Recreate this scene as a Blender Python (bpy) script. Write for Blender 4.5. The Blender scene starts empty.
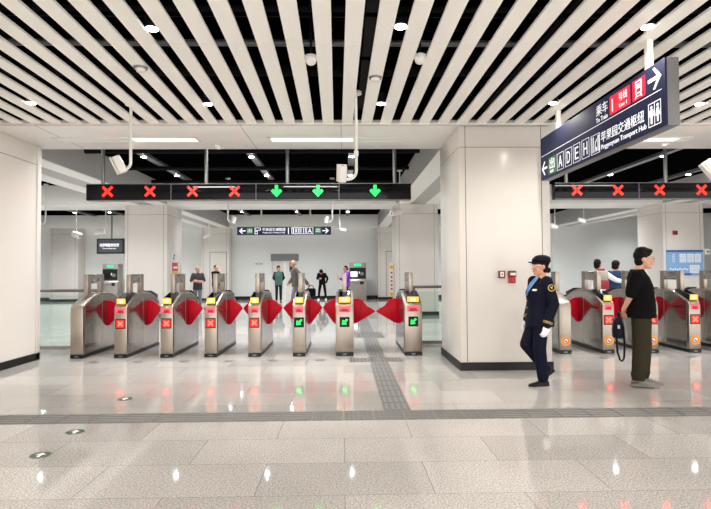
import bpy, bmesh, math, random
from mathutils import Vector, Matrix
random.seed(7)
SC = bpy.context.scene
COL = SC.collection
PI = math.pi
R = math.radians

# ------------------------------------------------------------------ materials
def lin(c):
    c = c / 255.0
    return c / 12.92 if c <= 0.04045 else ((c + 0.055) / 1.055) ** 2.4
def rgb(r, g, b): return (lin(r), lin(g), lin(b), 1.0)

def mat(name, col, rough=0.5, metal=0.0, emit=0.0, ecol=None, noise=0.0, nscale=30, stretch=None, spec=0.5, coat=0.0):
    m = bpy.data.materials.new(name); m.use_nodes = True
    nt = m.node_tree; b = nt.nodes['Principled BSDF']
    c = rgb(*col)
    b.inputs['Base Color'].default_value = c
    b.inputs['Roughness'].default_value = rough
    b.inputs['Metallic'].default_value = metal
    b.inputs['Specular IOR Level'].default_value = spec
    b.inputs['Coat Weight'].default_value = coat
    b.inputs['Coat Roughness'].default_value = 0.05
    if emit:
        b.inputs['Emission Color'].default_value = rgb(*(ecol or col))
        b.inputs['Emission Strength'].default_value = emit
    if noise:
        tc = nt.nodes.new('ShaderNodeTexCoord'); mp = nt.nodes.new('ShaderNodeMapping')
        if stretch: mp.inputs['Scale'].default_value = stretch
        nz = nt.nodes.new('ShaderNodeTexNoise'); nz.inputs['Scale'].default_value = nscale; nz.inputs['Detail'].default_value = 4
        rp = nt.nodes.new('ShaderNodeValToRGB')
        rp.color_ramp.elements[0].position = 0.3; rp.color_ramp.elements[1].position = 0.7
        rp.color_ramp.elements[0].color = tuple(x * (1 - noise) for x in c[:3]) + (1,)
        rp.color_ramp.elements[1].color = tuple(min(1, x * (1 + noise)) for x in c[:3]) + (1,)
        nt.links.new(tc.outputs['Object'], mp.inputs[0]); nt.links.new(mp.outputs[0], nz.inputs['Vector'])
        nt.links.new(nz.outputs['Fac'], rp.inputs[0]); nt.links.new(rp.outputs[0], b.inputs['Base Color'])
    return m

def floor_mat():
    m = bpy.data.materials.new('granite_tiles'); m.use_nodes = True
    nt = m.node_tree; b = nt.nodes['Principled BSDF']; N = nt.nodes.new; L = nt.links.new
    tc = N('ShaderNodeTexCoord')
    br = N('ShaderNodeTexBrick'); br.offset = 0.5
    br.inputs['Scale'].default_value = 1.0; br.inputs['Brick Width'].default_value = 1.15
    br.inputs['Row Height'].default_value = 0.575; br.inputs['Mortar Size'].default_value = 0.0028
    br.inputs['Mortar Smooth'].default_value = 0.2
    br.inputs['Color1'].default_value = rgb(192, 187, 182); br.inputs['Color2'].default_value = rgb(172, 167, 163)
    br.inputs['Mortar'].default_value = rgb(140, 136, 132); br.inputs['Bias'].default_value = -0.25
    L(tc.outputs['Object'], br.inputs['Vector'])
    n1 = N('ShaderNodeTexNoise'); n1.inputs['Scale'].default_value = 82; n1.inputs['Detail'].default_value = 3; n1.inputs['Roughness'].default_value = 0.75
    L(tc.outputs['Object'], n1.inputs['Vector'])
    r1 = N('ShaderNodeValToRGB'); e = r1.color_ramp.elements
    e[0].position = 0.38; e[0].color = (0.5, 0.5, 0.5, 1); e[1].position = 0.6; e[1].color = (1.12, 1.115, 1.11, 1)
    L(n1.outputs['Fac'], r1.inputs[0])
    n2 = N('ShaderNodeTexNoise'); n2.inputs['Scale'].default_value = 0.9; n2.inputs['Detail'].default_value = 5
    L(tc.outputs['Object'], n2.inputs['Vector'])
    r2 = N('ShaderNodeValToRGB'); e = r2.color_ramp.elements
    e[0].position = 0.35; e[0].color = (0.9, 0.895, 0.89, 1); e[1].position = 0.65; e[1].color = (1.03, 1.03, 1.03, 1)
    L(n2.outputs['Fac'], r2.inputs[0])
    def mul(a, bb):
        x = N('ShaderNodeMix'); x.data_type = 'RGBA'; x.blend_type = 'MULTIPLY'; x.inputs[0].default_value = 1.0
        L(a, x.inputs[6]); L(bb, x.inputs[7]); return x.outputs[2]
    L(mul(mul(br.outputs['Color'], r1.outputs[0]), r2.outputs[0]), b.inputs['Base Color'])
    b.inputs['Roughness'].default_value = 0.055
    b.inputs['Specular IOR Level'].default_value = 0.62
    bp = N('ShaderNodeBump'); bp.inputs['Strength'].default_value = 0.012; bp.inputs['Distance'].default_value = 0.01
    L(n2.outputs['Fac'], bp.inputs['Height']); L(bp.outputs[0], b.inputs['Normal'])
    return m

def glass_mat(name, tint=(0.86, 0.95, 0.91), refl=0.08):
    m = bpy.data.materials.new(name); m.use_nodes = True
    nt = m.node_tree; nt.nodes.clear(); N = nt.nodes.new; L = nt.links.new
    o = N('ShaderNodeOutputMaterial'); t = N('ShaderNodeBsdfTransparent'); g = N('ShaderNodeBsdfGlossy'); mx = N('ShaderNodeMixShader')
    fr = N('ShaderNodeFresnel'); fr.inputs['IOR'].default_value = 1.45
    t.inputs['Color'].default_value = (*tint, 1); g.inputs['Roughness'].default_value = 0.02
    L(fr.outputs[0], mx.inputs[0]); L(t.outputs[0], mx.inputs[1]); L(g.outputs[0], mx.inputs[2]); L(mx.outputs[0], o.inputs['Surface'])
    return m

def acrylic_mat(name, col):
    m = mat(name, col, rough=0.3, spec=0.12)
    b = m.node_tree.nodes['Principled BSDF']
    return m

WHITE = mat('white_panel', (216, 210, 203), rough=0.22, spec=0.45)
WALLG = mat('grey_white_wall', (226, 227, 223), rough=0.45)
SOFF = mat('white_soffit', (228, 226, 220), rough=0.3)
SLAT = mat('cream_slat', (243, 240, 233), rough=0.4)
BLACKC = mat('black_ceiling', (5, 5, 6), rough=0.9, spec=0.0)
BEAMG = mat('grey_beam', (168, 166, 162), rough=0.6)
SEAM = mat('dark_seam', (70, 66, 62), rough=0.6)
BASEB = mat('black_baseboard', (18, 16, 15), rough=0.4, spec=0.3)
STEEL = mat('brushed_steel', (166, 155, 144), rough=0.34, metal=0.92, noise=0.05, nscale=60, stretch=(1, 1, 0.05))
STEELD = mat('dark_steel', (120, 118, 116), rough=0.35, metal=0.8)
STEELS = mat('satin_side_steel', (168, 163, 157), rough=0.16, metal=0.95, noise=0.06, nscale=40, stretch=(1, 0.06, 1))
FRAMEG = mat('frame_grey_metal', (122, 122, 124), rough=0.4, metal=0.5)
BLACKP = mat('black_plastic', (20, 20, 22), rough=0.35, spec=0.3)
BLACKG = mat('black_glass', (6, 6, 9), rough=0.06, spec=0.2)
REDFLAP = acrylic_mat('red_flap_acrylic', (190, 0, 30))
REDFLAP2 = acrylic_mat('dark_red_flap', (150, 4, 28))
YELLOW = mat('yellow_label', (245, 192, 70), rough=0.5, emit=0.2)
PINKS = mat('pink_slot', (236, 84, 100), rough=0.4, emit=0.25)
CRIM = mat('crimson_slot', (170, 18, 44), rough=0.4)
LEDR = mat('red_led', (255, 40, 28), emit=1.5, ecol=(255, 36, 24))
LEDR2 = mat('red_led_panel', (120, 8, 8), emit=0.5, ecol=(235, 38, 30))
LEDP = mat('pale_led', (255, 110, 90), emit=1.0, ecol=(255, 84, 64))
LEDG = mat('green_led', (20, 255, 80), emit=1.3, ecol=(20, 250, 80))
ORANGE = mat('orange_sticker', (240, 160, 50), rough=0.5)
STICKW = mat('sticker_white', (235, 228, 220), rough=0.5)
STICKR = mat('sticker_red', (214, 70, 60), rough=0.5)
NAVY = mat('navy_sign', (22, 24, 42), rough=0.6, spec=0.15, emit=0.035, ecol=(120, 130, 205))
NAVYD = mat('navy_sign_underside', (110, 108, 108), rough=0.4)
SIGNW = mat('sign_white', (232, 232, 238), emit=0.22, ecol=(250, 250, 255))
SIGNR = mat('sign_red', (232, 10, 46), emit=0.5, ecol=(236, 10, 46))
SIGNG = mat('sign_green', (40, 96, 60), emit=0.12, ecol=(40, 110, 66))
CAMW = mat('camera_white', (222, 217, 212), rough=0.35)
POLEW = mat('pole_white', (222, 219, 212), rough=0.4)
LAMP = mat('lamp_glow', (255, 244, 226), emit=28.0, ecol=(255, 240, 216))
LAMPC = mat('cool_lamp_glow', (244, 250, 255), emit=34.0, ecol=(240, 247, 255))
TUBE = mat('tube_glow', (255, 250, 240), emit=0.35, ecol=(255, 250, 240))
TACT = mat('tactile_grey', (106, 103, 100), rough=0.6, spec=0.3, noise=0.08, nscale=40)
TACTB = mat('tactile_bar_grey', (118, 115, 112), rough=0.55, spec=0.3)
GLASS = glass_mat('green_tint_glass', (0.9, 0.975, 0.945))
GLASSC = glass_mat('clear_glass', (0.93, 0.96, 0.95))
REDBOX = mat('alarm_red', (176, 16, 34), rough=0.4)
DKRED = mat('alarm_dark_red', (120, 30, 36), rough=0.4)
BLUEP = mat('poster_blue', (128, 170, 214), rough=0.5)
BLUED = mat('poster_dark_blue', (44, 84, 158), rough=0.5)
PAPER = mat('poster_white', (226, 230, 238), rough=0.5)
PAPERG = mat('poster_grey_print', (150, 166, 190), rough=0.5)
GREEND = mat('decal_green', (40, 74, 52), rough=0.3)
DECALK = mat('decal_dark', (46, 46, 44), rough=0.5)
SCREENP = mat('screen_lilac', (200, 180, 250), emit=1.0, ecol=(214, 196, 255))
SCREENG = mat('screen_green', (10, 190, 110), emit=0.8, ecol=(10, 200, 110))
MACH = mat('machine_grey', (150, 143, 136), rough=0.4, metal=0.5)
DOORW = mat('door_white', (228, 226, 220), rough=0.4)
SKIN = mat('skin', (206, 150, 122), rough=0.5)
SKIN2 = mat('skin_tan', (212, 160, 134), rough=0.5)
HAIR = mat('black_hair', (18, 16, 16), rough=0.5)
HAIRG = mat('grey_hair', (150, 140, 130), rough=0.6)
UNIF = mat('navy_uniform', (14, 16, 34), rough=0.7)
UNIFD = mat('navy_cap', (10, 11, 24), rough=0.6)
SHIRTB = mat('light_blue_shirt', (122, 170, 226), rough=0.7)
TIEB = mat('blue_tie', (70, 118, 190), rough=0.6)
GOLD = mat('gold_braid', (196, 164, 84), rough=0.45)
GLOVE = mat('white_glove', (240, 240, 242), rough=0.7)
SHOEB = mat('black_shoe', (18, 12, 12), rough=0.5, spec=0.2)
TSHIRT = mat('black_tshirt', (9, 9, 10), rough=0.85)
OLIVE = mat('olive_trousers', (50, 46, 33), rough=0.85)
SNEAK = mat('grey_sneaker', (116, 110, 105), rough=0.6)
SOLESH = mat('shaded_sole', (58, 55, 53), rough=0.6)  # sole colour darkened in place of the shadow under the shoe
SNEAKD = mat('sneaker_dark', (70, 64, 60), rough=0.6)
BAGN = mat('navy_bag', (16, 19, 40), rough=0.5)
STRAP = mat('black_strap', (14, 14, 15), rough=0.6)
GREYSH = mat('charcoal_shirt', (62, 62, 68), rough=0.8)
GREYP = mat('grey_trousers', (128, 128, 130), rough=0.8)
BLK = mat('black_cloth', (12, 12, 14), rough=0.8)
TEAL = mat('green_grey_jacket', (72, 98, 92), rough=0.8)
TEALD = mat('dark_green_sleeve', (28, 52, 46), rough=0.8)
DARKP = mat('dark_trousers', (30, 34, 42), rough=0.8)
TAUPE = mat('grey_jacket', (104, 100, 96), rough=0.8)
PURPLE = mat('purple_jacket', (136, 62, 190), rough=0.7)
WHITEC = mat('white_cloth', (226, 226, 222), rough=0.8)
DKBLUE = mat('dark_blue_jacket', (38, 58, 84), rough=0.8)
MAROON = mat('backpack_red', (138, 34, 44), rough=0.7)
PACKG = mat('backpack_grey', (170, 160, 152), rough=0.7)
EYEW = mat('eye_white', (230, 226, 220), rough=0.3)
LIPM = mat('lip', (170, 92, 84), rough=0.5)
LENS = glass_mat('spectacle_lens', (0.9, 0.92, 0.95))
for m_ in (UNIF, UNIFD, TSHIRT, OLIVE, BLK, GREYSH, GREYP, TEAL, TEALD, DARKP, TAUPE, PURPLE, DKBLUE, BAGN, STRAP, HAIR, SHIRTB):
    m_.node_tree.nodes['Principled BSDF'].inputs['Specular IOR Level'].default_value = 0.12
FLOORM = floor_mat()

# ------------------------------------------------------------------ mesh builder
class M:
    def __init__(s): s.v = []; s.f = []
    def add(s, vs, fs, T=None):
        o = len(s.v)
        for p in vs:
            p = Vector(p)
            s.v.append(T @ p if T is not None else p)
        s.f += [[i + o for i in f] for f in fs]
        return s
    def box(s, x0, x1, y0, y1, z0, z1, T=None):
        vs = [(x0, y0, z0), (x1, y0, z0), (x1, y1, z0), (x0, y1, z0), (x0, y0, z1), (x1, y0, z1), (x1, y1, z1), (x0, y1, z1)]
        return s.add(vs, [(0, 3, 2, 1), (4, 5, 6, 7), (0, 1, 5, 4), (1, 2, 6, 5), (2, 3, 7, 6), (3, 0, 4, 7)], T)
    def prism(s, pts, d0, d1, T=None):
        """2D outline (u,v), extruded along w from d0 to d1; T maps (u,v,w)."""
        n = len(pts)
        a = sum(pts[i][0] * pts[(i + 1) % n][1] - pts[(i + 1) % n][0] * pts[i][1] for i in range(n))
        if a < 0: pts = pts[::-1]
        vs = [(u, v, d0) for u, v in pts] + [(u, v, d1) for u, v in pts]
        fs = [list(range(n))[::-1], list(range(n, 2 * n))] + [[i, (i + 1) % n, n + (i + 1) % n, n + i] for i in range(n)]
        return s.add(vs, fs, T)
    def cyl(s, p0, p1, r0, r1=None, n=14, cap=True):
        r1 = r0 if r1 is None else r1
        p0, p1 = Vector(p0), Vector(p1); d = (p1 - p0).normalized()
        a = d.orthogonal().normalized(); b = d.cross(a)
        vs = []
        for p, r in ((p0, r0), (p1, r1)):
            for i in range(n):
                t = 2 * PI * i / n; vs.append(p + (a * math.cos(t) + b * math.sin(t)) * r)
        fs = [[i, (i + 1) % n, n + (i + 1) % n, n + i] for i in range(n)]
        if cap: fs += [list(range(n))[::-1], list(range(n, 2 * n))]
        return s.add(vs, fs)
    def tube(s, pts, r, n=12):
        pts = [Vector(p) for p in pts]; rings = []
        a = None
        for i, p in enumerate(pts):
            d = ((pts[min(i + 1, len(pts) - 1)] - p).normalized() + (p - pts[max(i - 1, 0)]).normalized()).normalized()
            a = d.orthogonal().normalized() if a is None else (a - d * a.dot(d)).normalized()
            b = d.cross(a)
            rr = r[i] if isinstance(r, (list, tuple)) else r
            rings.append([p + (a * math.cos(2 * PI * k / n) + b * math.sin(2 * PI * k / n)) * rr for k in range(n)])
        return s.loft(rings)
    def loft(s, rings):
        n = len(rings[0]); vs = [p for r in rings for p in r]; fs = []
        for j in range(len(rings) - 1):
            for i in range(n):
                fs.append([j * n + i, j * n + (i + 1) % n, (j + 1) * n + (i + 1) % n, (j + 1) * n + i])
        fs += [list(range(n))[::-1], list(range((len(rings) - 1) * n, len(rings) * n))]
        return s.add(vs, fs)
    def ell(s, c, r, T=None, nu=16, nv=10):
        c = Vector(c); vs = []; fs = []
        r = (r, r, r) if not isinstance(r, (list, tuple)) else r
        for j in range(1, nv):
            ph = PI * j / nv - PI / 2
            for i in range(nu):
                t = 2 * PI * i / nu
                vs.append((math.cos(ph) * math.cos(t) * r[0], math.cos(ph) * math.sin(t) * r[1], math.sin(ph) * r[2]))
        vs += [(0, 0, -r[2]), (0, 0, r[2])]
        k = (nv - 1) * nu
        for j in range(nv - 2):
            for i in range(nu):
                fs.append([j * nu + i, j * nu + (i + 1) % nu, (j + 1) * nu + (i + 1) % nu, (j + 1) * nu + i])
        for i in range(nu):
            fs.append([k, (i + 1) % nu, i]); fs.append([k + 1, (nv - 2) * nu + i, (nv - 2) * nu + (i + 1) % nu])
        rot = T if T is not None else Matrix.Identity(3)
        return s.add([c + rot @ Vector(p) for p in vs], fs)
    def cap(s, p0, p1, r0, r1, n=14):
        s.cyl(p0, p1, r0, r1, n); s.ell(p0, r0, nu=n, nv=8); s.ell(p1, r1, nu=n, nv=8); return s
    def chain(s, pts, rs):
        for i in range(len(pts) - 1): s.cap(pts[i], pts[i + 1], rs[i], rs[i + 1])
        return s
    def mesh(s, name, bevel=0.0, seg=2, smooth=False):
        me = bpy.data.meshes.new(name)
        me.from_pydata([tuple(p) for p in s.v], [], s.f); me.update()
        bm = bmesh.new(); bm.from_mesh(me)
        bmesh.ops.recalc_face_normals(bm, faces=bm.faces)
        if bevel:
            es = [e for e in bm.edges if len(e.link_faces) == 2 and e.calc_face_angle(0) > 0.5]
            bmesh.ops.bevel(bm, geom=es, offset=bevel, segments=seg, affect='EDGES', profile=0.5, clamp_overlap=True)
        bm.to_mesh(me); bm.free()
        if smooth or bevel:
            for p in me.polygons: p.use_smooth = True
            me.set_sharp_from_angle(angle=R(38))
        return me

def link(name, me, m, parent=None, loc=None):
    o = bpy.data.objects.new(name, me); COL.objects.link(o)
    if m is not None and me is not None and not me.materials: me.materials.append(m)
    if parent is not None: o.parent = parent
    if loc is not None: o.location = loc
    return o
def part(name, mb, m, parent, bevel=0.0, smooth=False, label=None, seg=2):
    o = link(name, mb.mesh(name, bevel, seg, smooth), m, parent)
    if label: o['label'] = label
    return o
def tag(o, label, cat, group=None, kind=None):
    o['label'] = label; o['category'] = cat
    if group: o['group'] = group
    if kind: o['kind'] = kind
    return o
def thing(name, label, cat, loc=(0, 0, 0), rz=0.0, group=None, kind=None):
    o = bpy.data.objects.new(name, None); COL.objects.link(o)
    o.empty_display_size = 0.1
    o.location = loc; o.rotation_euler = (0, 0, rz)
    return tag(o, label, cat, group, kind)
def solo(name, mb, m, label, cat, loc=(0, 0, 0), rz=0.0, group=None, kind=None, bevel=0.0, smooth=False):
    o = link(name, mb.mesh(name, bevel, 2, smooth), m, None, loc); o.rotation_euler = (0, 0, rz)
    return tag(o, label, cat, group, kind)
def struct(name, mb, m, label, cat, parent=None, bevel=0.0):
    o = link(name, mb.mesh(name, bevel), m, parent)
    o['kind'] = 'structure'
    if parent is None: tag(o, label, cat)
    return o
def dup(root, loc, label):
    def cp(o, p):
        c = o.copy(); COL.objects.link(c)
        if p is not None:
            c.parent = p; c.matrix_parent_inverse = o.matrix_parent_inverse.copy()
        for k in list(o.children): cp(k, c)
        return c
    r = cp(root, None); r.location = loc; r['label'] = label
    return r

def frame(o, r, u):
    """Matrix mapping (a,b,c) -> o + a*r + b*u + c*(r x u)."""
    r, u = Vector(r), Vector(u); n = r.cross(u)
    return Matrix(((r.x, u.x, n.x, o[0]), (r.y, u.y, n.y, o[1]), (r.z, u.z, n.z, o[2]), (0, 0, 0, 1)))

def add_text(mb, body, T, x0, y0, w=None, h=None, depth=0.003, bold=0.0):
    cu = bpy.data.curves.new('t', 'FONT'); cu.body = body; cu.size = 1.0; cu.extrude = 0.01; cu.offset = bold; cu.resolution_u = 3
    ob = bpy.data.objects.new('t', cu); COL.objects.link(ob)
    dg = bpy.context.evaluated_depsgraph_get(); dg.update()
    me = bpy.data.meshes.new_from_object(ob.evaluated_get(dg))
    vs = [v.co.copy() for v in me.vertices]; fs = [list(p.vertices) for p in me.polygons]
    bpy.data.objects.remove(ob); bpy.data.curves.remove(cu); bpy.data.meshes.remove(me)
    if not vs: return
    ax, bx = min(v.x for v in vs), max(v.x for v in vs); ay, by = min(v.y for v in vs), max(v.y for v in vs)
    sx = w / (bx - ax) if w else None; sy = h / (by - ay) if h else None
    sx = sx or sy; sy = sy or sx
    mb.add([(x0 + (v.x - ax) * sx, y0 + (v.y - ay) * sy, depth * (1 if v.z > 0 else 0.0)) for v in vs], fs, T)

def ring2(cx, cy, r, n=24): return [(cx + r * math.cos(2 * PI * i / n), cy + r * math.sin(2 * PI * i / n)) for i in range(n)]
def frame_rect(mb, x0, x1, y0, y1, t, d0, d1, T):
    mb.prism([(x0, y0), (x1, y0), (x1, y0 + t), (x0, y0 + t)], d0, d1, T)
    mb.prism([(x0, y1 - t), (x1, y1 - t), (x1, y1), (x0, y1)], d0, d1, T)
    mb.prism([(x0, y0), (x0 + t, y0), (x0 + t, y1), (x0, y1)], d0, d1, T)
    mb.prism([(x1 - t, y0), (x1, y0), (x1, y1), (x1 - t, y1)], d0, d1, T)
def arrow(mb, cx, cy, w, h, ang, t, d0, d1, T):
    """line arrow with chevron head pointing along ang."""
    c, s = math.cos(ang), math.sin(ang)
    def P(u, v): return (cx + (u * c - v * s), cy + (u * s + v * c))
    L, H = w / 2, h / 2
    mb.prism([P(-L, -t / 2), P(L - t, -t / 2), P(L - t, t / 2), P(-L, t / 2)], d0, d1, T)
    k = t * 0.75
    for sg in (1, -1):
        mb.prism([P(L, 0), P(L - H, sg * H), P(L - H - k * 1.2, sg * (H - k * 0.2)), P(L - 2 * k, 0)], d0, d1, T)

# ------------------------------------------------------------------ camera
def cam_axes(yaw, pitch, roll):
    f = Vector((math.sin(yaw) * math.cos(pitch), math.cos(yaw) * math.cos(pitch), math.sin(pitch)))
    r = Vector((math.cos(yaw), -math.sin(yaw), 0)); u = r.cross(f)
    c, s = math.cos(roll), math.sin(roll)
    return r * c + u * s, u * c - r * s, f
cd = bpy.data.cameras.new('camera'); co = bpy.data.objects.new('camera', cd); COL.objects.link(co)
cr, cu_, cf = cam_axes(0.022, 0.028, -0.006)
co.matrix_world = Matrix(((cr.x, cu_.x, -cf.x, 0), (cr.y, cu_.y, -cf.y, 0), (cr.z, cu_.z, -cf.z, 1.43), (0, 0, 0, 1)))
cd.sensor_fit = 'HORIZONTAL'; cd.sensor_width = 36.0; cd.lens = 537.2 / 711 * 36; cd.clip_start = 0.05; cd.clip_end = 200
SC.camera = co

# ------------------------------------------------------------------ setting
ZS = 3.465        # underside of beams
ZC = 4.07         # black ceiling
YB = 26.3         # back wall
PY = [7.56, 16.65, 25.6]
PD = 1.46
XP = [-22.2, -13.83, -5.43 - 1.3, 1.64, 10.04]
PW = 1.30
struct('floor', M().box(-18, 18, -1.4, 28, -0.12, 0), FLOORM, 'pale polished granite tile floor of the station hall', 'floor')
struct('ceiling', M().box(-18, 18, -1.4, 28, ZC, ZC + 0.1), BLACKC, 'black ceiling above the slats and beams', 'ceiling')
wb = M().box(-18, -3.55, YB, YB + 0.2, 0, ZC).box(-2.2, 18, YB, YB + 0.2, 0, ZC).box(-3.55, -2.2, YB, YB + 0.2, 2.213, ZC)
struct('wall_back', wb, WALLG, 'pale grey back wall at the far end of the hall', 'wall')
struct('baseboard_back', M().box(-18, -3.55, YB - 0.02, YB, 0, 0.16).box(-2.2, 18, YB - 0.02, YB, 0, 0.16), BASEB, 'black baseboard along the back wall', 'baseboard')
struct('wall_right', M().box(17.8, 18, 4, 28, 0, ZC), WALLG, 'grey white wall at the far right of the hall', 'wall')
struct('wall_left', M().box(-18, -17.8, 9, 28, 0, ZC), WALLG, 'grey white wall at the far left of the hall', 'wall')

# near left wall, panelled
w = struct('wall_front', M().box(-6.4, -4.974, -1.4, 8.89, 0, ZC - 0.01), WHITE, 'cream white panelled wall at the left edge beside the gates', 'wall')
struct('panel_seam', M().box(-4.9745, -4.972, -1.4, 8.80, 3.157, 3.165).box(-4.9745, -4.972, 7.32, 7.326, 0.13, 3.46), SEAM, '', '', w)
struct('end_trim', M().box(-4.99, -4.955, 8.79, 8.9, 0.0, ZS), FRAMEG if False else WHITE, '', '', w, bevel=0.01)
struct('baseboard_left', M().box(-4.975, -4.955, -1.4, 8.9, 0, 0.115), BASEB, 'black baseboard at the foot of the near left wall', 'baseboard')

# pillars
def pillar(x, y, label, door=False, mt=WHITE):
    h = ZC - 0.01
    r = struct('pillar', M().box(x, x + PW, y, y + PD, 0, h), mt, label, 'pillar', bevel=0.012)
    s = M()
    for xx in (x + 0.09, x + PW - 0.123): s.box(xx, xx + 0.008, y - 0.0015, y + 0.01, 0.12, ZS)
    s.box(x + 0.01, x + PW - 0.01, y - 0.0015, y + 0.01, 3.157, 3.164)
    for xx in (x - 0.0015, x + PW - 0.0085):
        s.box(xx, xx + 0.01, y + 0.02, y + PD - 0.02, 3.157, 3.164)
    if door:
        for xx in (x + 0.38, x + 1.16): s.box(xx, xx + 0.02, y - 0.004, y + 0.01, 0.15, 2.3)
        s.box(x + 0.38, x + 1.18, y - 0.004, y + 0.01, 2.28, 2.30)
    struct('panel_seam', s, SEAM, '', '', r)
    b = M().box(x - 0.012, x + PW + 0.012, y - 0.012, y + PD + 0.012, 0, 0.115)
    struct('baseboard', b, BASEB, '', '', r)
    return r
pillar(XP[3], PY[0], 'large white panelled pillar behind the uniformed officer')
pillar(XP[2], PY[1], 'white pillar rising behind the left row of gates')
pillar(XP[3], PY[1], 'white pillar behind the rightmost gate of the left row')
pillar(XP[4], PY[1], 'white pillar with the blue notice, behind the right row of gates')
pillar(XP[1], PY[1], 'white pillar in the far left bay behind the near left wall')
pillar(XP[1], PY[2], 'far white pillar seen past the end of the near left wall')
pillar(XP[2], PY[2], 'far white pillar with a door outline, left of the far navy sign', True)
pillar(XP[3], PY[2], 'far white pillar with a door outline, right of the ticket machine', True)
struct('wall_right_bay', M().box(XP[4], 17.8, 25.6, YB - 0.001, 0, ZC - 0.01), WALLG, 'plain grey wall behind the right bay', 'wall')
struct('baseboard_right_bay', M().box(XP[4], 17.8, 25.585, 25.6, 0, 0.16), BASEB, 'black baseboard of the plain grey wall behind the right bay', 'baseboard')

# cross beams (with soffit) and long beams
for i, y in enumerate(PY):
    lab = ['white soffit beam at the end of the slatted ceiling', 'white cross beam behind the lane signs', 'farthest white cross beam in front of the back wall'][i]
    struct('ceiling_beam', M().box(-18, 18, y - (0.03 if i else 0.0), y + PD, ZS, ZC - 0.005), SOFF, lab, 'beam', bevel=0.006)
struct('trim_1', M().box(-4.97, 12, 7.44, 7.5, ZS - 0.012, ZS + 0.055), WHITE, 'bright white edge trim where the slats meet the beam', 'trim', bevel=0.008)
js = M()
for xx in (-4.3, -1.45, -0.03, 4.2, 6.2): js.box(xx, xx + 0.006, 7.52, 7.56 + PD - 0.01, ZS - 0.0015, ZS + 0.01)
struct('trim_2', js, SEAM, 'thin dark panel joints across the near white soffit', 'trim')
BN = ['at the far left', 'in the left bay', 'left of the middle bay', 'right of the middle bay', 'right of the right bay']
for i, x in enumerate(XP[1:], 1):
    for k in (0, 1):
        if i == 1: continue
        y0, y1 = PY[k] + PD + 0.001, PY[k + 1] - 0.001
        o = struct('ceiling_beam', M().box(x, x + PW, y0, y1, ZS, ZC - 0.005), BEAMG,
               'grey long beam running back %s, %s half' % (BN[i], ['near', 'far'][k]), 'beam')
        struct('soffit', M().box(x + 0.01, x + 0.45, y0, y1, ZS - 0.012, ZS).box(x + 0.9, x + PW - 0.01, y0, y1, ZS - 0.012, ZS), SOFF, '', '', o)

# slatted ceiling: one structural ceiling field
sl = M()
k0 = -19
for k in range(k0, 44):
    xc = 0.0605 + 0.2672 * k
    if xc - 0.075 < -4.97: continue
    for (ya, yb) in ((-1.3, 4.87), (4.875, 7.45)):
        prof = [(xc - 0.075, 0), (xc + 0.075, 0), (xc + 0.075, 0.024), (xc - 0.075, 0.024)]
        T = Matrix(((1, 0, 0, 0), (0, 0, -1, 0), (0, 1, 0, ZS + 0.003), (0, 0, 0, 1)))
        sl.prism(prof, -yb, -ya, T)
SHX, SHZ = -0.0125, -0.0125
for p in sl.v:
    p.x += SHX * (p.y - 7.5); p.z += SHZ * (p.y - 7.5)
struct('ceiling_slats', sl, SLAT, 'cream slatted ceiling over the near hall', 'ceiling')
struct('trim_3', M().box(-4.97, 12, 7.5, 7.55, ZS + 0.06, ZC - 0.002), BLACKC, 'black plate added above the end of the slats to keep the gaps dark', 'trim')  # added black plate, hides the beam front so the slat gaps stay dark
rail = M()
for y in (-1, 1.0, 2.6, 4.4, 5.3, 7.0): rail.box(-4.97, 12, y, y + 0.012, ZS + 0.03 + 0.0125 * (7.5 - y), ZS + 0.06 + 0.0125 * (7.5 - y))
struct('ceiling_rails', rail, bpy.data.materials['black_ceiling'], 'dark carrier rails fixed above the cream slats', 'ceiling')
for y, z, r, lab in ((5.0, 3.86, 0.05, 'dark service pipe above the slats, nearest the camera'), (5.75, 3.88, 0.035, 'thin dark service pipe above the slats, in the middle'), (6.55, 3.87, 0.06, 'thick dark service pipe above the slats, closest to the beam')):
    solo('service_pipe', M().cyl((-4.96, y, z), (12, y, z), r), FRAMEG if r < 0.04 else mat('pipe_dark', (20, 20, 22), 0.7, spec=0.1), lab, 'pipe', group='pipes above the slats', smooth=True)
for x, wv, z, lab in ((0.19, 0.16, 3.62, 'dark cable tray running back above the slats near the centre'), (1.9, 0.22, 3.62, 'dark cable tray running back above the slats to the right')):
    solo('cable_tray', M().box(x, x + wv, 0, 7.4, z, z + 0.05).box(x, x + 0.01, 0, 7.4, z, z + 0.09).box(x + wv - 0.01, x + wv, 0, 7.4, z, z + 0.09), mat('tray', (26, 26, 29), 0.6, spec=0.1), lab, 'cable tray', group='trays above the slats')
for y, lab in ((11.3, 'dark pipe crossing the black ceiling just past the soffit'), (13.2, 'dark pipe crossing the black ceiling in the middle'), (15.2, 'dark pipe crossing the black ceiling before the second beam')):
    pt = thing('service_pipe', lab, 'pipe', (0, y, 3.94), group='pipes on the black ceiling')
    part('pipe', M().cyl((-5.4, 0, 0), (1.62, 0, 0), 0.05), bpy.data.materials['pipe_dark'], pt, smooth=True)
    for xh in (-3.3, -0.9, 1.2): part('hanger', M().box(xh - 0.01, xh + 0.01, -0.01, 0.01, 0.04, ZC - 3.94), bpy.data.materials['pipe_dark'], pt)

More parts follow.
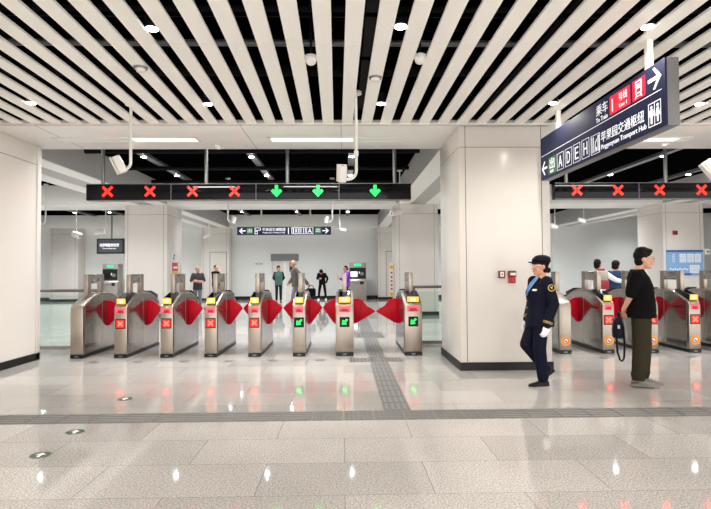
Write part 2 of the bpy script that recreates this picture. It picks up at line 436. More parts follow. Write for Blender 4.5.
# ------------------------------------------------------------------ lights
def spot(parent, loc, power, col, size=150, rad=0.06, blend=0.9):
    l = bpy.data.lights.new('spot_light', 'SPOT'); l.energy = power; l.color = col; l.spot_size = R(size); l.spot_blend = blend; l.shadow_soft_size = rad
    o = bpy.data.objects.new('spot_light', l); COL.objects.link(o); o.parent = parent; o.location = loc
    return o
WARM = (1.0, 0.955, 0.895); COOL = (0.95, 0.98, 1.0)
P_DOWN, P_TRACK = 36, 200
d0 = thing('downlight', '', 'downlight', (0, 0, 0), group='recessed downlights')
part('housing', M().cyl((0, 0, 0.0), (0, 0, 0.12), 0.058, 0.058, 20), BLACKP, d0, smooth=True)
part('trim_ring', M().cyl((0, 0, -0.006), (0, 0, 0.0), 0.06, 0.06, 20), FRAMEG, d0, smooth=True)
part('lens', M().cyl((0, 0, -0.012), (0, 0, -0.006), 0.05, 0.05, 20), LAMP, d0)
spot(d0, (0, 0, -0.05), P_DOWN, WARM)
DL = {(-3.80, 6.58): 'left downlight of the back row between slats, near the left wall', (-1.664, 6.62): 'second downlight from the left in the back row',
      (0.473, 6.6): 'downlight in the back row just right of the hall centre', (2.611, 6.57): 'downlight in the back row left of the hanging navy sign',
      (4.48, 6.6): 'downlight in the back row right of the hanging navy sign',
      (-1.638, 4.6): 'nearest downlight at the upper left of the ceiling', (0.499, 4.54): 'nearest downlight right of the ceiling centre', (2.637, 4.53): 'nearest downlight above the hanging navy sign'}
first = True
def put_down(x, y, lab):
    global first
    if first: d0.location = (x, y, ZS + 0.014 + 0.0125 * (7.5 - y)); d0['label'] = lab; first = False
    else: dup(d0, (x, y, ZS + 0.014 + 0.0125 * (7.5 - y)), lab)
for (x, y), lab in DL.items(): put_down(x, y, lab)
for i, y in enumerate((2.4, 0.3)):
    for j, x in enumerate((-3.814, -1.676, 0.461, 2.599, 4.737, 6.874)):
        put_down(x, y, 'round recessed downlight between slats, outside the picture')
for j, (x, y) in enumerate(((6.75, 6.53), (8.8, 6.53), (4.65, 4.45), (6.75, 4.45))):
    put_down(x, y, 'round recessed downlight between slats, outside the picture')

# ceiling tracks with spots in the dark bays
def track(x, y0, y1, ys, lab, power=P_TRACK):
    t = thing('track_light', lab, 'track light', (x, y0, ZC - 0.02), group='light tracks on the black ceiling')
    L = y1 - y0
    part('track', M().box(-0.075, 0.075, 0, L, -0.05, 0.02), FRAMEG, t)
    for y in ys:
        h = part('lamp', M().cyl((0, y - y0, -0.075), (0, y - y0, -0.04), 0.075, 0.075, 18), CAMW, t, smooth=True)
        link('lens', M().cyl((0, y - y0, -0.082), (0, y - y0, -0.075), 0.055, 0.055, 18).mesh('lens'), LAMPC, h)
        spot(t, (0, y - y0, -0.11), power, COOL, 135, 0.07, 1.0)
NEARY = (9.75, 12.05, 14.45); FARY = (18.9, 21.3, 23.6)
TX = {-15.6: 'at the far left', -11.7: 'left of the left bay', -10.2: 'in the middle of the left bay', -8.0: 'right in the left bay', -4.46: 'left in the middle bay', -2.06: 'at the centre of the middle bay',
      0.19: 'right in the middle bay', 4.9: 'left in the right bay', 7.3: 'at the centre of the right bay', 9.45: 'right in the right bay', 13.4: 'at the far right'}
for x, s in TX.items():
    track(x, 9.1, 16.6, NEARY, 'grey light track %s, near half' % s)
    track(8.9 if x == 9.45 else x, 18.2, 25.5, FARY, 'grey light track %s, far half' % s)

# recessed slots in the soffit
def slot(x0, x1, xl0, xl1, lab):
    t = thing('slot_light', lab, 'slot light', (x0, 8.34, ZS), group='slots in the white soffit')
    L = x1 - x0
    mb = M(); T = Matrix.Identity(4)
    mb.box(0, L, -0.14, -0.12, -0.012, 0.004).box(0, L, 0.12, 0.14, -0.012, 0.004).box(0, 0.02, -0.14, 0.14, -0.012, 0.004).box(L - 0.02, L, -0.14, 0.14, -0.012, 0.004)
    part('frame', mb, SOFF, t)
    part('diffuser', M().box(xl0 - x0, xl1 - x0, -0.12, 0.12, -0.006, 0.002), TUBE, t)
    l = bpy.data.lights.new('slot_area', 'AREA'); l.shape = 'RECTANGLE'; l.size = xl1 - xl0; l.size_y = 0.2; l.energy = 26; l.color = (1.0, 0.97, 0.93)
    lo = bpy.data.objects.new('slot_area', l); COL.objects.link(lo); lo.parent = t; lo.location = ((xl0 + xl1) / 2 - x0, 0, -0.012)
    a = M()
    if xl0 - x0 > 0.05: a.box(0.02, xl0 - x0, -0.12, 0.12, -0.004, 0.002)
    if x1 - xl1 > 0.05: a.box(xl1 - x0, L - 0.02, -0.12, 0.12, -0.004, 0.002)
    if a.v: part('blank_cover', a, WALLG, t)
slot(-4.43, -2.25, -3.25, -2.27, 'slot light in the soffit above the left end of the lane sign')
slot(-1.14, 1.03, -1.12, 0.15, 'slot light in the soffit above the green arrows')
slot(3.2, 5.5, 3.22, 5.3, 'slot light in the soffit behind the hanging navy sign')

# ------------------------------------------------------------------ tactile paving and floor discs
tp = thing('tactile_path', 'grey ribbed tactile strip running across the floor and through the wide lane', 'tactile paving', (0, 0, 0), kind='structure')
a = M(); b = M()
for i in range(-38, 34):
    x = i * 0.3 - 0.01
    a.box(x, x + 0.294, 5.142, 5.477, 0, 0.003)
    if 0.35 < x < 1.2 or x > -0.4 and x < 0.9:
        for u in range(6):
            for vv in range(6): b.box(x + 0.02 + u * 0.046, x + 0.042 + u * 0.046, 5.16 + vv * 0.054, 5.185 + vv * 0.054, 0.003, 0.007)
    else:
        for u in range(5): b.box(x + 0.008, x + 0.286, 5.165 + u * 0.063, 5.195 + u * 0.063, 0.003, 0.007)
xa, xb = 0.40, 0.672
def run(y0, y1):
    n = max(1, round((y1 - y0) / 0.3)); st = (y1 - y0) / n
    for i in range(n):
        y = y0 + i * st
        a.box(xa, xb, y, y + st - 0.006, 0, 0.003)
        for u in range(4): b.box(xa + 0.022 + u * 0.062, xa + 0.05 + u * 0.062, y + 0.008, y + st - 0.012, 0.003, 0.007)
run(5.48, 8.36); run(8.74, 11.3); run(12.26, 16.2)
def dots(x0, x1, y0, y1):
    a.box(x0, x1, y0, y1, 0, 0.003)
    nx, ny = int((x1 - x0) / 0.055), int((y1 - y0) / 0.055)
    for i in range(nx):
        for j in range(ny): b.box(x0 + 0.015 + i * 0.055, x0 + 0.042 + i * 0.055, y0 + 0.015 + j * 0.055, y0 + 0.042 + j * 0.055, 0.003, 0.007)
dots(0.08, 0.93, 8.36, 8.73); dots(0.22, 0.86, 11.31, 12.25)
part('base_tile', a, TACT, tp); part('raised_bars', b, TACTB, tp)

def disc(x, y, lab, m1, ang, r=0.078, grp='arrow discs on the floor', mk=None):
    t = thing('floor_sticker', lab, 'floor sticker', (x, y, 0), ang, grp)
    I = Matrix.Identity(4)
    part('disc', M().prism(ring2(0, 0, r, 32), 0, 0.0015, I), m1, t)
    q = M(); q.prism([(-0.012, -0.05), (0.012, -0.05), (0.012, 0.0), (0.04, 0.0), (0, 0.05), (-0.04, 0.0), (-0.012, 0.0)], 0.0015, 0.0025, I)
    part('arrow_mark', q, mk or STICKW, t)
disc(-2.40, 4.88, 'green arrow disc on the floor, middle one of three', GREEND, 0.2)
disc(-2.37, 4.28, 'green arrow disc on the floor, nearest of three', GREEND, 0.1)
disc(-2.45, 6.10, 'green arrow disc on the floor, beyond the ribbed strip', GREEND, 0.0)
LANES = [('first', -3.93), ('second', -3.24), ('third', -2.52), ('fourth', -1.82), ('fifth', -1.13), ('sixth', -0.38), ('wide', 0.58)]
for n, x in LANES: disc(x, 8.56 if n != 'wide' else 8.84, 'dark floor disc in front of the %s lane of the left row' % n, DECALK, 0, 0.075, 'dark discs before the gate lanes', TACTB)
disc(4.12, 8.5, 'dark floor disc in front of the lane left of the man in black', DECALK, 0, 0.075, 'dark discs before the gate lanes', TACTB)
disc(5.53, 8.52, 'dark floor disc in front of the lane right of the man in black', DECALK, 0, 0.075, 'dark discs before the gate lanes', TACTB)

# ------------------------------------------------------------------ ticket gates
YG = 8.93; GL = 1.58
CACHE = {}
def cpart(key, name, fn, m, parent, bevel=0.0, smooth=False, loc=None, label=None):
    if key not in CACHE: CACHE[key] = fn().mesh(name, bevel, 2, smooth)
    o = link(name, CACHE[key], m, parent, loc)
    if label: o['label'] = label
    return o
TYZ = lambda: Matrix(((0, 0, 1, 0), (1, 0, 0, 0), (0, 1, 0, 0), (0, 0, 0, 1)))     # (u,v,w) -> y,z,x
def gate(x, W, label, kind, flaps, sticker, plain=False):
    """kind: 'x', 'arrow' or None"""
    g = thing('ticket_gate', label, 'ticket gate', (x, YG, 0), group='ticket gates')
    h = W / 2; K = ('%.3f' % W)
    L = GL
    prof = [(0.012, 0.055), (0.0, 0.80), (0.03, 0.865), (0.30, 0.975), (0.47, 1.025), (0.62, 1.045), (L - 0.62, 1.045), (L - 0.47, 1.025), (L - 0.30, 0.975), (L - 0.03, 0.865), (L, 0.80), (L - 0.012, 0.055)]
    cpart('body' + K, 'body', lambda: M().prism(prof, -h, h, TYZ()), STEEL, g, bevel=0.014)
    def side():
        q = M()
        for sx in (-1, 1):
            o0, o1 = (h - 0.004, h + 0.0015) if sx > 0 else (-h - 0.0015, -h + 0.004)
            q.prism([(0.075, 0.075), (0.07, 0.845), (0.30, 0.95), (0.47, 0.995), (0.70, 1.01), (0.70, 0.075)], o0, o1, TYZ())
            q.prism([(0.712, 0.075), (0.712, 1.01), (L - 0.47, 0.995), (L - 0.30, 0.95), (L - 0.07, 0.845), (L - 0.075, 0.075)], o0, o1, TYZ())
        return q
    cpart('side' + K, 'side_panel', side, STEELS, g)
    cpart('plinth' + K, 'plinth', lambda: M().box(-h + 0.002, h - 0.002, 0.004, L - 0.004, 0, 0.06), BLACKP, g)
    cpart('levelplate' + K, 'foot_plate', lambda: M().box(-0.03, 0.03, -0.0015, 0.02, 0.018, 0.04), STEELD, g)
    def dk():
        q = M()
        for sx in (-1, 1):
            a0, a1 = (h, h + 0.004) if sx > 0 else (-h - 0.004, -h)
            q.box(a0, a1, 0.15, 0.42, 0.745, 0.765)
        return q
    cpart('slotd' + K, 'side_slot', dk, BLACKP, g)
    def lk():
        q = M()
        for sx in (-1, 1): q.cyl((sx * (h - 0.002), 0.2, 0.53), (sx * (h + 0.004), 0.2, 0.53), 0.012, n=10)
        return q
    cpart('lock' + K, 'lock', lk, STEELD, g)
    # front fittings
    if not plain:
        def rd(front):
            q = M()
            for (y0, s) in ((0.0, 1),) if front else ((L, -1),):
                q.prism([(y0 + s * 0.035, 0.868), (y0 + s * 0.02, 0.975), (y0 + s * 0.38, 1.062), (y0 + s * 0.42, 1.06), (y0 + s * 0.42, 1.01)], -h * 0.72, h * 0.72, TYZ())
            return q
        r_ = cpart('reader' + K, 'reader', lambda: rd(True), BLACKP, g, bevel=0.006)
        cpart('readerb' + K, 'reader', lambda: rd(False), BLACKP, g, bevel=0.006)
        cpart('scr' + K, 'reader_screen', lambda: M().prism([(0.06, 0.983), (0.35, 1.053), (0.35, 1.057), (0.06, 0.987)], -h * 0.55, h * 0.55, TYZ()), BLACKG, r_)
        yl = cpart('yl' + K, 'label_plate', lambda: M().box(-h * 0.66, h * 0.66, 0.012, 0.03, 0.882, 0.974), YELLOW, g, label='yellow card label')
        cpart('ylm' + K, 'card_mark', lambda: M().box(-h * 0.3, h * 0.3, 0.009, 0.02, 0.905, 0.95), mat('label_pale', (250, 226, 170), 0.5, emit=0.4) if 'lp' not in CACHE else CACHE['lp'], yl)
        sl_ = cpart('cs' + K, 'card_slot', lambda: M().box(-h * 0.66, h * 0.66, -0.005, 0.02, 0.725, 0.822), PINKS, g, bevel=0.004, label='pink lit card slot')
        cpart('csn' + K, 'slot_mouth', lambda: M().prism([(-h * 0.5, 0.735), (h * 0.5, 0.735), (h * 0.34, 0.785), (-h * 0.34, 0.785)], -0.001, 0.008, Matrix(((1, 0, 0, 0), (0, 0, -1, 0), (0, 1, 0, 0), (0, 0, 0, 1)))), CRIM, sl_)
        ind = cpart('ind' + K, 'indicator', lambda: M().box(-0.082, 0.082, -0.004, 0.03, 0.48, 0.645), BLACKG, g)
        F = frame((0, -0.004, 0.5625), (1, 0, 0), (0, 0, 1))
        if kind == 'x':
            cpart('indp', 'lit_panel', lambda: M().box(-0.068, 0.068, -0.006, -0.002, 0.495, 0.63), LEDR2, ind, label='glowing red panel')
            def X():
                q = M()
                for s in (45, -45):
                    T = F @ Matrix.Rotation(R(s), 4, 'Z')
                    q.prism([(-0.055, -0.014), (0.055, -0.014), (0.055, 0.014), (-0.055, 0.014)], 0.002, 0.004, T)
                return q
            cpart('indx', 'cross_symbol', X, LEDP, ind, label='glowing pale red cross')
        else:
            def A():
                q = M(); T = F @ Matrix.Rotation(R(225), 4, 'Z')
                q.prism([(-0.06, -0.014), (0.0, -0.014), (0.0, -0.05), (0.062, 0), (0.0, 0.05), (0.0, 0.014), (-0.06, 0.014)], 0.0, 0.004, T)
                return q
            cpart('inda', 'arrow_symbol', A, LEDG, ind, label='glowing green arrow pointing down left')
    if sticker:
        F2 = frame((0.0, 0.004, 0.215), (1, 0, 0), (0, 0, 1))
        st = cpart('stk', 'round_sticker', lambda: M().prism(ring2(0, 0, 0.078, 28), 0.0, 0.005, F2), ORANGE, g, label='round orange warning sticker')
        cpart('stk2', 'sticker_ring', lambda: M().prism(ring2(0, 0, 0.052, 24), 0.004, 0.0065, F2), STICKR, st)
        cpart('stk3', 'sticker_centre', lambda: M().prism(ring2(0, 0, 0.038, 24), 0.006, 0.0075, F2), STICKW, st)
        cpart('stk4', 'sticker_figure', lambda: M().prism([(-0.03, 0.012), (0.022, -0.026), (0.03, -0.016), (-0.022, 0.022)], 0.007, 0.009, F2).prism([(-0.012, -0.022), (0.012, -0.022), (0.012, 0.0), (-0.012, 0.0)], 0.007, 0.0085, F2), mat('sticker_navy', (70, 60, 100), 0.5), st)
    # sensor portal
    def post():
        return M().box(-0.036, 0.036, 0.0, 0.125, 1.03, 1.375)
    cpart('post', 'sensor_post', post, STEEL, g, bevel=0.006, loc=(0, 0.31, 0))
    cpart('post', 'sensor_post', post, STEEL, g, bevel=0.006, loc=(0, 0.80, 0))
    cpart('ppanel', 'sensor_panel', lambda: M().box(-0.033, 0.033, 0.43, 0.85, 1.215, 1.37), FRAMEG if False else STEELS, g, bevel=0.006)
    # flaps
    def flap(sgn):
        q = M()
        zt = 0.672 if W_FL > 1.2 else 0.745
        top = [(0.0, 0.895), (0.05, 0.90), (0.11, 0.877), (0.165, zt + 0.09), (0.21, zt + 0.055), (0.258, zt)]
        bot = [(0.255, zt - 0.02), (0.05, 0.455), (0.0, 0.44)]
        pts = [(sgn * (u * W_FL), v) for u, v in top + bot]
        q.prism(pts, -0.012, 0.012, Matrix(((1, 0, 0, 0), (0, 0, -1, 0), (0, 1, 0, 0), (0, 0, 0, 1))))
        return q
    for sgn in flaps:
        W_FL = 1.0 if W < 0.25 and abs(flaps[sgn]) < 1.2 else flaps[sgn]
        W_FL = flaps[sgn]
        nm = 'flap%d_%.2f' % (sgn, W_FL)
        fo = cpart(nm, 'barrier_flap', lambda: flap(sgn), REDFLAP, g, bevel=0.005, loc=(sgn * (h - 0.003), 0.93, 0), label='red barrier flap')
        def rib():
            q = M(); T = Matrix(((1, 0, 0, 0), (0, 0, -1, 0), (0, 1, 0, 0), (0, 0, 0, 1)))
            q.prism([(sgn * 0.098 * W_FL, 0.86), (sgn * 0.104 * W_FL, 0.856), (sgn * 0.075 * W_FL, 0.49), (sgn * 0.068 * W_FL, 0.483)], -0.0135, 0.0135, T)
            return q
        cpart(nm + 'r', 'fold_line', rib, REDFLAP2, fo)
    return g
CACHE['lp'] = mat('label_pale', (250, 226, 170), 0.5, emit=0.4)
cl = [-4.385, -3.670, -2.920, -2.198, -1.480, -0.745, 0.010, 1.151]
wl = [0.21] * 6 + [0.297, 0.297]
labs = ['leftmost ticket gate of the left row, plain front without a reader', 'second ticket gate from the left, lit red cross',
        'third ticket gate from the left, in front of the white pillar, lit red cross', 'fourth ticket gate from the left, lit red cross',
        'fifth ticket gate from the left, lit red cross, beside the first green one', 'narrow ticket gate with green arrow, next to the red ones',
        'wide ticket gate with green arrow, left of the wide lane', 'rightmost ticket gate of the left row, right of the wide lane']
def fw(i):   # half lane reach for flaps on both sides
    out = {}
    if i < 7:
        gap = (cl[i + 1] - wl[i + 1] / 2) - (cl[i] + wl[i] / 2); out[1] = gap / 2 / 0.262
    if i > 0:
        gap = (cl[i] - wl[i] / 2) - (cl[i - 1] + wl[i - 1] / 2); out[-1] = gap / 2 / 0.262
    return out
for i in range(8):
    gate(cl[i], wl[i], labs[i], 'x' if i < 5 else 'arrow', fw(i), False, plain=(i == 0))
cr_ = [3.70, 4.43, 5.175, 5.90, 6.64]
rl = ['plain fronted ticket gate behind the uniformed officer, orange sticker', 'ticket gate with orange sticker, left of the man in black',
      'ticket gate partly hidden behind the man in black', 'ticket gate with orange sticker, right of the man in black', 'ticket gate cut by the right edge of the picture']
for i in range(5):
    fl_ = {}
    fl_[1] = (0.73 - 0.2) / 2 / 0.262
    if i > 0: fl_[-1] = (0.73 - 0.2) / 2 / 0.262
    gate(cr_[i], 0.2, rl[i], 'x', fl_, True, plain=(i == 0))

# ------------------------------------------------------------------ lane signs
def lane_sign(x0, x1, items, seams, poles, label):
    y = 9.64; z0, z1 = 2.685, 2.984
    t = thing('lane_sign', label, 'lane sign', (0, 0, 0))
    part('housing', M().box(x0, x1, y, y + 0.16, z0, z1), BLACKG, t, bevel=0.004)
    s = M()
    for xx in seams: s.box(xx - 0.004, xx + 0.004, y - 0.003, y, z0, z1)
    s.box(x0, x1, y - 0.004, y, z0 - 0.0, z0 + 0.008).box(x0, x1, y - 0.004, y, z1 - 0.008, z1)
    part('frame', s, FRAMEG, t)
    for xx, k in items:
        F = frame((xx, y, 2.848), (1, 0, 0), (0, 0, 1)); q = M()
        if k == 'x':
            for a_ in (45, -45):
                T = F @ Matrix.Rotation(R(a_), 4, 'Z')
                q.prism([(-0.118, -0.02), (0.118, -0.02), (0.118, 0.02), (-0.118, 0.02)], 0.0, 0.006, T)
            part('cross_symbol', q, LEDR, t, label='glowing red cross')
        else:
            q.prism([(-0.026, 0.105), (0.026, 0.105), (0.026, -0.005), (0.06, 0.035), (0.098, 0.0), (0, -0.105), (-0.098, 0.0), (-0.06, 0.035), (-0.026, -0.005)], 0.0, 0.006, F)
            part('arrow_symbol', q, LEDG, t, label='glowing green arrow pointing down')
    for xx in poles: part('hanging_pole', M().cyl((xx, y + 0.08, z1 - 0.02), (xx, y + 0.08, ZC), 0.032, n=14), STEELD, t, smooth=True)
    return t
lane_sign(-4.584, 1.221, [(-4.205, 'x'), (-3.453, 'x'), (-2.699, 'x'), (-1.951, 'x'), (-1.2, 'a'), (-0.456, 'a'), (0.571, 'a')], [-3.081, -1.567, -0.078], [-4.32, -2.476, -1.012, 0.932],
          'long black lane sign over the left gates, four red crosses and three green arrows')
lane_sign(3.844, 8.4, [(4.247, 'x'), (5.001, 'x'), (5.77, 'x'), (6.544, 'x'), (7.3, 'x')], [5.388], [4.082, 5.933], 'black lane sign over the right gates, red crosses only')

# ------------------------------------------------------------------ near navy wayfinding sign (faces -X)
t = thing('wayfinding_sign', 'large navy wayfinding sign hanging near the camera at upper right', 'sign', (0, 0, 0))
SX, SY0, SY1, SZ0, SZ1 = 2.73, 4.45, 7.315, 2.639, 3.216
part('panel', M().box(SX, SX + 0.02, SY0, SY1, SZ0, SZ1), NAVY, t, bevel=0.003)
part('housing', M().box(SX + 0.02, SX + 0.125, SY0 + 0.004, SY1 - 0.004, SZ0 - 0.004, SZ1 + 0.004), NAVYD, t, bevel=0.004)
F = frame((SX, 0, 0), (0, -1, 0), (0, 0, 1))      # a = -y, b = z
wm = M()
wm.prism([(-7.29, 2.957), (-4.50, 2.957), (-4.50, 2.963), (-7.29, 2.963)], 0, 0.003, F)
arrow(wm, -7.19, 2.785, 0.19, 0.19, PI, 0.03, 0, 0.003, F)
part('arrow_and_line', wm, SIGNW, t, label='white left arrow and dividing line')
wm = M(); arrow(wm, -4.60, 3.085, 0.2, 0.19, 0, 0.032, 0, 0.003, F)
part('arrow_mark', wm, SIGNW, t, label='white right arrow')
gb = part('exit_box', M().prism([(-7.05, 2.67), (-6.79, 2.67), (-6.79, 2.892), (-7.05, 2.892)], 0, 0.003, F), SIGNG, t, label='green exit box')
F3 = Matrix.Translation((-0.003, 0, 0)) @ F
q = M(); add_text(q, '出', F3, -7.0, 2.735, w=0.16, h=0.14, depth=0.003); add_text(q, 'EXIT', F3, -6.98, 2.685, w=0.12, h=0.035, depth=0.003)
link('lettering', q.mesh('lettering'), SIGNW, gb)
for ch, (ya, yb) in dict(A=(6.76, 6.56), D=(6.51, 6.325), E=(6.28, 6.095), H=(6.05, 5.865)).items():
    q = M(); frame_rect(q, -ya, -yb, 2.67, 2.885, 0.005, 0, 0.003, F)
    add_text(q, ch, F, -ya + 0.045, 2.705, w=(ya - yb) - 0.09, h=0.145, depth=0.003)
    part('exit_letter', q, SIGNW, t)
q = M(); frame_rect(q, -5.82, -5.62, 2.665, 2.875, 0.005, 0, 0.003, F)
for u in (-5.80, -5.765, -5.665, -5.64): q.prism([(u, 2.685), (u + 0.011, 2.685), (u + 0.011, 2.855), (u, 2.855)], 0, 0.003, F)
q.prism([(-5.735, 2.685), (-5.725, 2.685), (-5.71, 2.78), (-5.685, 2.81), (-5.685, 2.825), (-5.72, 2.79)], 0, 0.003, F).prism([(-5.705, 2.69), (-5.685, 2.69), (-5.685, 2.735), (-5.705, 2.735)], 0, 0.003, F)
part('interchange_icon', q, SIGNW, t)
q = M(); add_text(q, '苹果园交通枢纽', F, -5.59, 2.755, w=0.815, h=0.11, depth=0.003)
part('lettering', q, SIGNW, t, label='white Chinese lettering')
q = M(); add_text(q, 'Pingguoyuan Transport Hub', F, -5.59, 2.665, w=0.85, h=0.066, depth=0.003)
part('lettering', q, SIGNW, t, label='white small lettering')
q = M(); frame_rect(q, -4.705, -4.515, 2.675, 2.885, 0.007, 0, 0.003, F)
q.prism([(-4.613, 2.685), (-4.607, 2.685), (-4.607, 2.875), (-4.613, 2.875)], 0, 0.003, F)
for cx, fem in ((-4.657, 0), (-4.563, 1)):
    q.prism(ring2(cx, 2.845, 0.016, 14), 0, 0.003, F)
    if fem: q.prism([(cx - 0.014, 2.825), (cx + 0.014, 2.825), (cx + 0.034, 2.755), (cx - 0.034, 2.755)], 0, 0.003, F).prism([(cx - 0.013, 2.755), (cx + 0.013, 2.755), (cx + 0.01, 2.70), (cx - 0.01, 2.70)], 0, 0.003, F)
    else: q.prism([(cx - 0.03, 2.825), (cx + 0.03, 2.825), (cx + 0.03, 2.765), (cx + 0.016, 2.765), (cx + 0.013, 2.70), (cx - 0.013, 2.70), (cx - 0.016, 2.765), (cx - 0.03, 2.765)], 0, 0.003, F)
part('toilet_icon', q, SIGNW, t, label='white toilet icon')
q = M(); add_text(q, '乘车', F, -5.685, 3.055, w=0.25, h=0.115, depth=0.003, bold=0.0009); add_text(q, 'To Train', F, -5.69, 2.985, w=0.25, h=0.05, depth=0.003, bold=0.0006)
part('lettering', q, SIGNW, t, label='white lettering above the line')
rb = part('line_box', M().prism([(-5.39, 2.99), (-5.005, 2.99), (-5.005, 3.175), (-5.39, 3.175)], 0, 0.003, F), SIGNR, t, label='red line number box')
F3 = Matrix.Translation((-0.003, 0, 0)) @ F
q = M(); add_text(q, '1', F3, -5.345, 3.015, w=None, h=0.125, depth=0.003, bold=0.008); add_text(q, '号线', F3, -5.21, 3.075, w=0.16, h=0.08, depth=0.003, bold=0.0015); add_text(q, 'Line 1', F3, -5.20, 3.012, w=0.14, h=0.038, depth=0.003)
link('lettering', q.mesh('lettering'), SIGNW, rb)
tb = part('train_box', M().prism([(-4.955, 2.99), (-4.75, 2.99), (-4.75, 3.175), (-4.955, 3.175)], 0, 0.003, F), SIGNR, t, label='red train icon box')
q = M(); frame_rect(q, -4.905, -4.80, 3.04, 3.16, 0.012, 0, 0.003, F3)
q.prism([(-4.885, 3.085), (-4.857, 3.085), (-4.857, 3.13), (-4.885, 3.13)], 0, 0.003, F3).prism([(-4.847, 3.085), (-4.82, 3.085), (-4.82, 3.13), (-4.847, 3.13)], 0, 0.003, F3)
q.prism([(-4.915, 3.0), (-4.90, 3.0), (-4.875, 3.04), (-4.89, 3.04)], 0, 0.003, F3).prism([(-4.79, 3.0), (-4.805, 3.0), (-4.83, 3.04), (-4.815, 3.04)], 0, 0.003, F3).prism([(-4.90, 3.012), (-4.805, 3.012), (-4.805, 3.02), (-4.90, 3.02)], 0, 0.003, F3)
link('train_icon', q.mesh('train_icon'), SIGNW, tb)
for yy in (4.78, 6.85): part('hanging_pole', M().box(SX + 0.03, SX + 0.085, yy - 0.03, yy + 0.03, SZ1, ZS + 0.15), POLEW, t, bevel=0.005)

# ------------------------------------------------------------------ far navy sign
y = 20.0
t = thing('wayfinding_sign', 'small navy sign hanging far back below the second beam', 'sign', (0, 0, 0))
X0, X1, Z0, Z1 = -3.955, -0.47, 2.735, 3.04
part('panel', M().box(X0, X1, y, y + 0.1, Z0, Z1), NAVY, t, bevel=0.004)
F = frame((0, y, 0), (1, 0, 0), (0, 0, 1))
q = M(); arrow(q, X0 + 0.2, (Z0 + Z1) / 2, 0.24, 0.2, PI, 0.04, 0, 0.004, F); arrow(q, X1 - 0.2, (Z0 + Z1) / 2, 0.24, 0.2, 0, 0.04, 0, 0.004, F)
q.prism([(-2.06, 2.77), (-2.04, 2.77), (-2.04, 3.0), (-2.06, 3.0)], 0, 0.004, F)
part('arrow_mark', q, SIGNW, t, label='white arrows and divider')
for xx in (-3.6, -1.07):
    bx = part('exit_box', M().prism([(xx, 2.765), (xx + 0.24, 2.765), (xx + 0.24, 3.01), (xx, 3.01)], 0, 0.004, F), SIGNG, t, label='green exit box')
    q = M(); add_text(q, '出', Matrix.Translation((0, -0.004, 0)) @ F, xx + 0.04, 2.83, w=0.16, h=0.15, depth=0.004, bold=0.0015); link('lettering', q.mesh('lettering'), SIGNW, bx)
q = M(); frame_rect(q, -3.30, -3.08, 2.90, 3.01, 0.02, 0, 0.004, F); frame_rect(q, -3.30, -3.19, 2.765, 2.88, 0.02, 0, 0.004, F)
add_text(q, '苹果园交通枢纽', F, -3.02, 2.88, w=0.86, h=0.12, depth=0.004, bold=0.0012); add_text(q, 'Pingguoyuan Transport Hub', F, -3.0, 2.785, w=0.82, h=0.06, depth=0.004, bold=0.0008)
part('lettering', q, SIGNW, t)
q = M()
for xx in (-1.93, -1.66, -1.38):
    frame_rect(q, xx, xx + 0.25, 2.765, 3.01, 0.016, 0, 0.004, F)
add_text(q, 'A', F, -1.33, 2.80, w=0.15, h=0.17, depth=0.004, bold=0.0030)
for xx in (-1.87, -1.78, -1.60, -1.50): q.prism([(xx, 2.80), (xx + 0.025, 2.80), (xx + 0.025, 2.97), (xx, 2.97)], 0, 0.004, F)
part('facility_icons', q, SIGNW, t)
for xx in (-3.06, -1.24): part('hanging_pole', M().cyl((xx, y + 0.05, Z1), (xx, y + 0.05, ZC), 0.03), POLEW, t, smooth=True)

